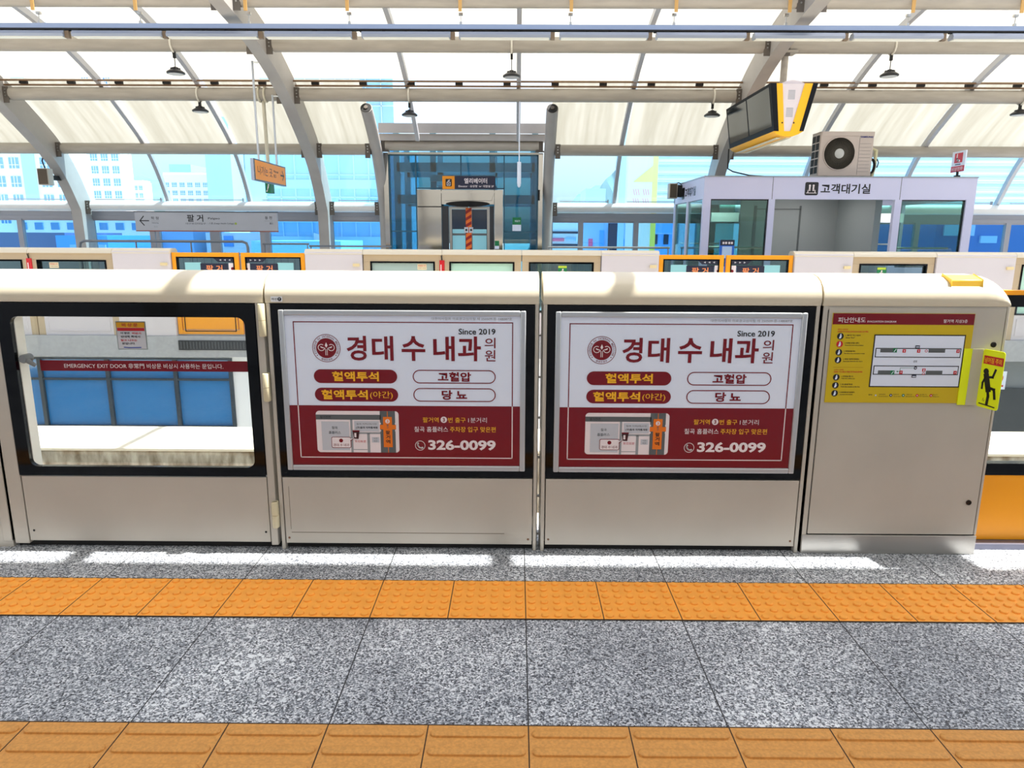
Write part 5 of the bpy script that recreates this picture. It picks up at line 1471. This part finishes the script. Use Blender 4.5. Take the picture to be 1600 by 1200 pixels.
for (pa, pb), o_ in zip(segs_, ords):
    xa, xb = (pa - 810.6) * KX, (pb - 810.6) * KX
    t = thing('strip_light', ((xa + xb) / 2, TY, 3.99), 'grey strip light under the cable tray, ' + o_, 'light', 'strip lights under the cable tray')
    b = MB(); b.prism([(TY - 0.06, 4.0), (TY - 0.07, 4.03), (TY - 0.04, 4.072), (TY + 0.04, 4.072), (TY + 0.07, 4.03), (TY + 0.06, 4.0)], 'x', xa, xb); obj('housing', b, mlamp, t)
    b = MB(); b.box(xa + 0.02, xb - 0.02, TY - 0.05, TY + 0.05, 3.99, 4.0); obj('diffuser', b, mat('diffuser', (226, 226, 216), 0.5), t)
    b = MB(); b.box(xb, xb + 0.055, TY - 0.03, TY + 0.03, 3.985, 4.072); obj('end_joint', b, mat('joint_brown', (120, 100, 76), 0.5), t)
def lamp(x, y, ztop, zb, label, pipe_r):
    t = thing('high_bay_lamp', (x, y, zb), label, 'lamp')
    b = MB(); b.lathe((x, y, zb), [(0.118, 0.0), (0.132, 0.008), (0.132, 0.026), (0.10, 0.048), (0.055, 0.075), (0.03, 0.10), (0.001, 0.105)], 24)
    for k in range(10):
        a = 2 * math.pi * k / 10
        b.box(x + 0.06 * math.cos(a) - 0.01, x + 0.06 * math.cos(a) + 0.01, y + 0.06 * math.sin(a) - 0.01, y + 0.06 * math.sin(a) + 0.01, zb + 0.05, zb + 0.085)
    obj('housing', b, mat('lamp_black', (36, 34, 34), 0.4), t)
    b = MB(); b.lathe((x, y, zb), [(0.001, -0.004), (0.11, -0.003), (0.11, 0.004)], 24); obj('lens', b, mat('lamp_lens', (196, 196, 196), 0.3), t)
    b = MB(); b.tube([(x, y, zb + 0.10), (x, y, ztop)], 0.006, 6); b.box(x - 0.018, x + 0.018, y - 0.018, y + 0.018, ztop - 0.03, ztop + 0.06, M_DARK)
    rod_ = obj('drop_rod', b, M_DARK, t)
    b = MB(); rr = pipe_r + 0.012; zc = ztop + 0.05 + rr
    b.tube([(x, y + rr * math.cos(R(a)), zc + rr * math.sin(R(a))) for a in range(-90, 271, 24)], 0.014, 8); obj('pipe_clamp', b, mat('clamp_cream', (220, 214, 200), 0.4), rod_)
lamp(-5.15, 11.3, 4.045, 3.79, 'dark high bay lamp on a rod at the left, from the second pipe', 0.11)
lamp(-0.09, 11.3, 4.045, 3.76, 'dark high bay lamp on a rod above the elevator, from the second pipe', 0.11)
lamp(5.57, 11.3, 4.045, 3.79, 'dark high bay lamp on a rod above the air conditioner', 0.11)
lamp(-5.36, 12.55, 3.565, 3.45, 'dark high bay lamp close under the third pipe at left', 0.105)
lamp(-1.82, 12.55, 3.565, 3.40, 'dark high bay lamp under the third pipe, left above the elevator', 0.105)
lamp(3.28, 12.55, 3.565, 3.41, 'dark high bay lamp under the third pipe, left of the television', 0.105)
lamp(8.43, 12.55, 3.565, 3.45, 'dark high bay lamp under the third pipe at the right edge', 0.105)
# thin drop cable with a white sensor in front of the elevator
dc = thing('drop_sensor', (0.02, 13.0, 2.3), 'thin white rod with a pale sensor hanging in front of the elevator', 'sensor')
b = MB(); b.tube([(0.035, 12.5, 2.66), (0.035, 12.5, 3.63)], 0.010, 8); obj('rod', b, M_PAPER, dc)
b = MB(); b.tube([(0.035, 12.5, 2.30), (0.035, 12.5, 2.66)], 0.035, 12); b.lathe((0.035, 12.5, 2.24), [(0.012, 0), (0.03, 0.03), (0.03, 0.06)], 10); obj('sensor_body', b, M_PAPER, dc)

# ------------------------------------------------------------------ the town beyond the glass
GZ = -9.0
M_APT = mat('apartment_white', (244, 244, 244), 0.8); M_APTW = mat('apartment_window', (96, 150, 200), 0.3); M_APTB = mat('apartment_blue', (160, 196, 226), 0.6)
def tower(name, x0, x1, y, dep, top, label, nx, z_from, floor_h=2.9, body=None, win=None, ww=0.6, wh=0.5, strip=None, group=None, cat='apartment block'):
    t = thing(name, ((x0 + x1) / 2, y + dep / 2, GZ), label, cat, group)
    b = MB(); b.box(x0, x1, y, y + dep, GZ, top); b.box(x0 + 0.3, x1 - 0.3, y + 0.3, y + dep - 0.3, top, top + 0.8)
    if strip: 
        for s in strip: b.box(s[0], s[1], y - 0.25, y, GZ, top, M_APTB)
    obj('body', b, body or M_APT, t)
    cw = (x1 - x0) / nx; n_ = 0; z = z_from; mesh = None
    while z + floor_h < top - 0.2 and n_ < 98:
        for k in range(nx):
            xc = x0 + cw * (k + 0.5)
            if strip and any(s[0] - 0.3 < xc < s[1] + 0.3 for s in strip): continue
            if mesh is None:
                bb = MB(); h = floor_h * wh; wv = cw * ww
                bb.box(-wv / 2, wv / 2, -0.10, 0.05, 0, h, win or M_APTW); bb.box(-wv / 2, wv / 2, -0.16, -0.10, h * 0.30, h * 0.36, M_APT)
                for q in (-0.17, 0.17): bb.box(wv * q - 0.05, wv * q + 0.05, -0.14, -0.10, 0, h, M_APT)
                mesh = obj('window', bb, None, None)
                w0 = mesh
            else:
                w0 = mesh.copy(); COL.objects.link(w0)
            w0.parent = t; w0.location = (xc - (x0 + x1) / 2, -dep / 2, z + floor_h * 0.3 - GZ)
            n_ += 1
        z += floor_h
    return t
tower('apartment_block', -84, -67.6, 110, 5, 40, 'tall white apartment block with blue windows at the far left', 7, 2.0, 2.7, strip=[(-74.5, -72.6)], ww=0.62, wh=0.58)
tower('apartment_block', -104.5, -92.2, 170, 5, 50, 'white apartment tower just right of the far left rib', 5, 3.0, 2.8, strip=[(-104.3, -101.5)], ww=0.62, wh=0.58)
tower('apartment_block', -163.0, -154.4, 300, 7, 22, 'low white apartment block beside the tower', 4, 3.0, 3.0, ww=0.6, wh=0.55)
tower('apartment_block', -136.5, -118.5, 280, 7, 23.6, 'white slab apartment block seen left of the hanging exit sign', 6, 3.0, 3.0, ww=0.62, wh=0.55)
def plain(name, x0, x1, y, dep, z0, top, m, label, cat, extra=None):
    t = thing(name, ((x0 + x1) / 2, y + dep / 2, z0), label, cat)
    b = MB(); b.box(x0, x1, y, y + dep, z0, top); obj('body', b, m, t)
    if extra:
        b = MB(); extra(b); obj('facade_detail', b, M_GREYM, t)
    return t
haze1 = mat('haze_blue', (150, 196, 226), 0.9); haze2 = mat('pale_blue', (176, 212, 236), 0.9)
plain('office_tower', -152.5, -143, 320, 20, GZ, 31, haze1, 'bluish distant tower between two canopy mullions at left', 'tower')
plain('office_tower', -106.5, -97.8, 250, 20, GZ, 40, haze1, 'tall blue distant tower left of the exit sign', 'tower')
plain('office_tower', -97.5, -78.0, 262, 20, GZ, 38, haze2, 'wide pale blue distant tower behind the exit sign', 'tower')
def hill(name, x0, x1, y, h, label, m, seed):
    rnd = random.Random(seed); b = MB(); n_ = 26; v = []; f = []
    for j in range(7):
        for i in range(n_ + 1):
            u = i / n_; e = math.sin(math.pi * u) ** 0.8
            v.append((x0 + (x1 - x0) * u, y + j * 22, GZ + (h - GZ) * e * math.sin(math.pi * min(1, (j + 0.4) / 5.0)) * (1 + 0.12 * (rnd.random() - 0.5)) if j else GZ))
    for j in range(6):
        for i in range(n_):
            a = j * (n_ + 1) + i; f.append((a, a + 1, a + n_ + 2, a + n_ + 1))
    b.add(v, f); solo(name, b, m, ((x0 + x1) / 2, y, GZ), label, 'hill')
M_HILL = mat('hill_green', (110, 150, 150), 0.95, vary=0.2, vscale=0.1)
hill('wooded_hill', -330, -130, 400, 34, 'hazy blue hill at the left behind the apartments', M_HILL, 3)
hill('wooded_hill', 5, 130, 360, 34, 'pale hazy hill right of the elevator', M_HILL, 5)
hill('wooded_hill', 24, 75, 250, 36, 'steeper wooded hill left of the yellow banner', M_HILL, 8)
# glass office left of the elevator
ofc = thing('glass_office', (-10, 45, GZ), 'pale blue glass office building left of the elevator', 'building')
b = MB(); b.box(-14.5, -7.0, 42, 52, GZ, 20); obj('body', b, mat('office_blue', (150, 200, 238), 0.15), ofc)
b = MB()
for k in range(9): b.box(-14.5 + 0.85 * k, -14.45 + 0.85 * k, 41.93, 42, GZ, 20)
for k in range(24): b.box(-14.5, -7.0, 41.93, 42, GZ + 1.25 * k, GZ + 1.25 * k + 0.05)
obj('curtain_grid', b, mat('grid_pale', (190, 222, 242), 0.5), ofc)
b = MB(); b.box(-14.5, -7.0, 41.9, 42, 4.0, 4.5); b.box(-14.5, -7.0, 41.9, 42, 0.2, 1.3); b.box(-14.5, -7.0, 41.9, 42, 2.1, 2.2); b.prism([(-11.8, 1.5), (-11.8, 0.75), (-9.4, 0.75)], 'y', 41.7, 41.9, M_WHITE); obj('spandrel', b, mat('spandrel_aqua', (170, 220, 240), 0.5), ofc)
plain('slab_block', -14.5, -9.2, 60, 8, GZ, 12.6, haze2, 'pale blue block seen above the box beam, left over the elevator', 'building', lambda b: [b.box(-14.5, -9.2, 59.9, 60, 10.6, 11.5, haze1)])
# louvred building at right
lv = thing('louvred_building', (24, 66, GZ), 'pale blue building clad in horizontal louvres at the right', 'building')
b = MB(); b.box(10.2, 56, 60, 76, GZ, 22); obj('body', b, mat('louvre_blue', (214, 232, 240), 0.6), lv)
b = MB()
z = 2.2; i = 0
while z < 16:
    i += 1; hh = (0.07, 0.13, 0.06, 0.19)[i % 4]
    b.box(10.2, 56, 59.92, 60, z, z + hh, mat('louvre_pale', (236, 246, 250), 0.6) if i % 3 else mat('louvre_deep', (160, 192, 214), 0.6)); z += (0.24, 0.17, 0.30)[i % 3]
obj('louvres', b, MATS['louvre_pale'], lv)
bn = thing('banner', (6.8, 41.2, GZ), 'tall white and yellow vertical banner beside the louvred building', 'banner')
b = MB(); b.box(6.25, 7.95, 41.3, 41.5, -1, 9); b.box(7.65, 7.95, 41.28, 41.3, -1, 9, mat('banner_yellow', (240, 226, 90), 0.6)); b.box(6.4, 6.55, 41.5, 41.65, GZ, 9); b.box(7.6, 7.75, 41.5, 41.65, GZ, 9)
obj('sheet', b, mat('banner_pale', (236, 236, 220), 0.6), bn)
f = Flat((6.25, 41.27, 2.4))
f.poly([(0.3, 2.0), (1.4, 2.0), (1.4, 2.9)], 0.0, MATS['banner_yellow'])
rnd = random.Random(4)
for c in range(2):
    for rw in range(3):
        for k in range(3):
            f.line([(0.35 + 0.55 * c + 0.13 * k, 1.6 - 0.5 * rw), (0.42 + 0.55 * c + 0.13 * k, 1.3 - 0.5 * rw)], 0.04, 0.01, mat('banner_pink', (236, 130, 160), 0.6))
obj('banner_marks', f, MATS['banner_pink'], bn)
b = MB(); b.box(5.62, 5.95, 40.0, 40.2, GZ, 9); solo('light_mast', b, mat('mast_aqua', (180, 220, 236), 0.6), (5.8, 40, GZ), 'pale square mast left of the yellow banner', 'mast')
plain('town_building', 9.0, 11.6, 95, 8, GZ, 7.4, haze2, 'small pale building on the hillside right of the elevator', 'building')
# low roofs and shops
plain('town_house', -43.5, -26, 62, 8, GZ, 2.6, M_APT, 'row of white low buildings along the street at left', 'building', lambda b: [b.box(-43 + 1.4 * k, -42.3 + 1.4 * k, 61.9, 62, 1.7, 2.3, M_APTW) for k in range(12)])
plain('shed', -31, -25.9, 41, 6, GZ, 1.45, mat('roof_slate', (110, 116, 150), 0.6), 'dark slate roofed shed at the far left edge', 'shed')
plain('shed', -25.8, -22.9, 40, 6, GZ, 1.30, mat('roof_blue', (96, 168, 236), 0.5), 'bright blue roofed shed left of the far left rib', 'shed', lambda b: [b.box(-25.0, -23.0, 39.9, 40, 0.6, 0.8, M_APTB), b.box(-24.6, -23.4, 39.88, 40, 0.0, 0.6, mat('mint_paint', (130, 210, 190), 0.6))])
plain('shed', -23.6, -21.0, 46.5, 6, GZ, 1.8, mat('roof_blue2', (170, 205, 236), 0.5), 'blue walled shed below the station name board', 'shed')
plain('town_building', -20.4, -15.0, 47, 6, GZ, 1.5, M_APT, 'white building with small blue emblem below the name board', 'building', lambda b: [b.box(-19.2, -18.6, 46.9, 47, 0.6, 1.3, mat('roof_blue'))])
plain('town_building', -13.0, -8.6, 35, 5, GZ, 1.1, mat('aqua_wall', (150, 214, 236), 0.6), 'pale aqua low building right of the name board', 'building')
sh = plain('shop', 1.7, 4.2, 47, 6, GZ, 2.3, M_APT, 'white shop with coloured signs right of the elevator', 'shop', lambda b: [b.box(2.1, 4.0, 46.9, 47, 1.55, 1.68, M_NAVY), b.box(2.1, 3.1, 46.9, 47, 1.05, 1.25, mat('shop_pink', (236, 90, 130), 0.5)), b.box(3.2, 3.9, 46.9, 47, 1.05, 1.30, M_APTB), b.box(2.0, 4.2, 46.9, 47, 0.75, 0.88, M_NAVY)])
plain('shop', 4.6, 8.6, 52, 6, GZ, 2.4, M_APTB, 'bluish shop front with dark doorway seen through the middle window', 'shop', lambda b: [b.box(6.6, 7.5, 51.9, 52, 0, 2.3, M_NAVY), b.box(6.0, 6.3, 51.85, 52, 0.4, 1.8, mat('roof_blue')), b.box(5.2, 5.5, 51.9, 52, 0.6, 1.2, mat('shop_pink')), b.box(7.7, 8.4, 51.9, 52, 0.7, 1.2, mat('roof_blue'))])
plain('shop', 8.7, 11.5, 46, 5, GZ, 2.2, mat('shop_blue', (100, 170, 240), 0.5), 'plain blue shop wall seen left of the waiting room', 'shop', lambda b: [b.box(8.3, 11.0, 45.9, 46, 1.55, 1.6, M_APTB), b.box(8.7, 9.0, 45.9, 46, 0.9, 1.5, M_NAVY), b.box(9.4, 9.7, 45.9, 46, 0.9, 1.5, M_NAVY)])
plain('town_building', 18.0, 30, 31, 6, GZ, 2.4, mat('navy_wall', (50, 110, 176), 0.4), 'dark blue building seen right of the waiting room', 'building', lambda b: [b.box(18.3, 19.6, 30.9, 31, 1.5, 1.95, M_APTB), b.box(19.9, 20.6, 30.9, 31, 1.2, 1.5, haze1)])
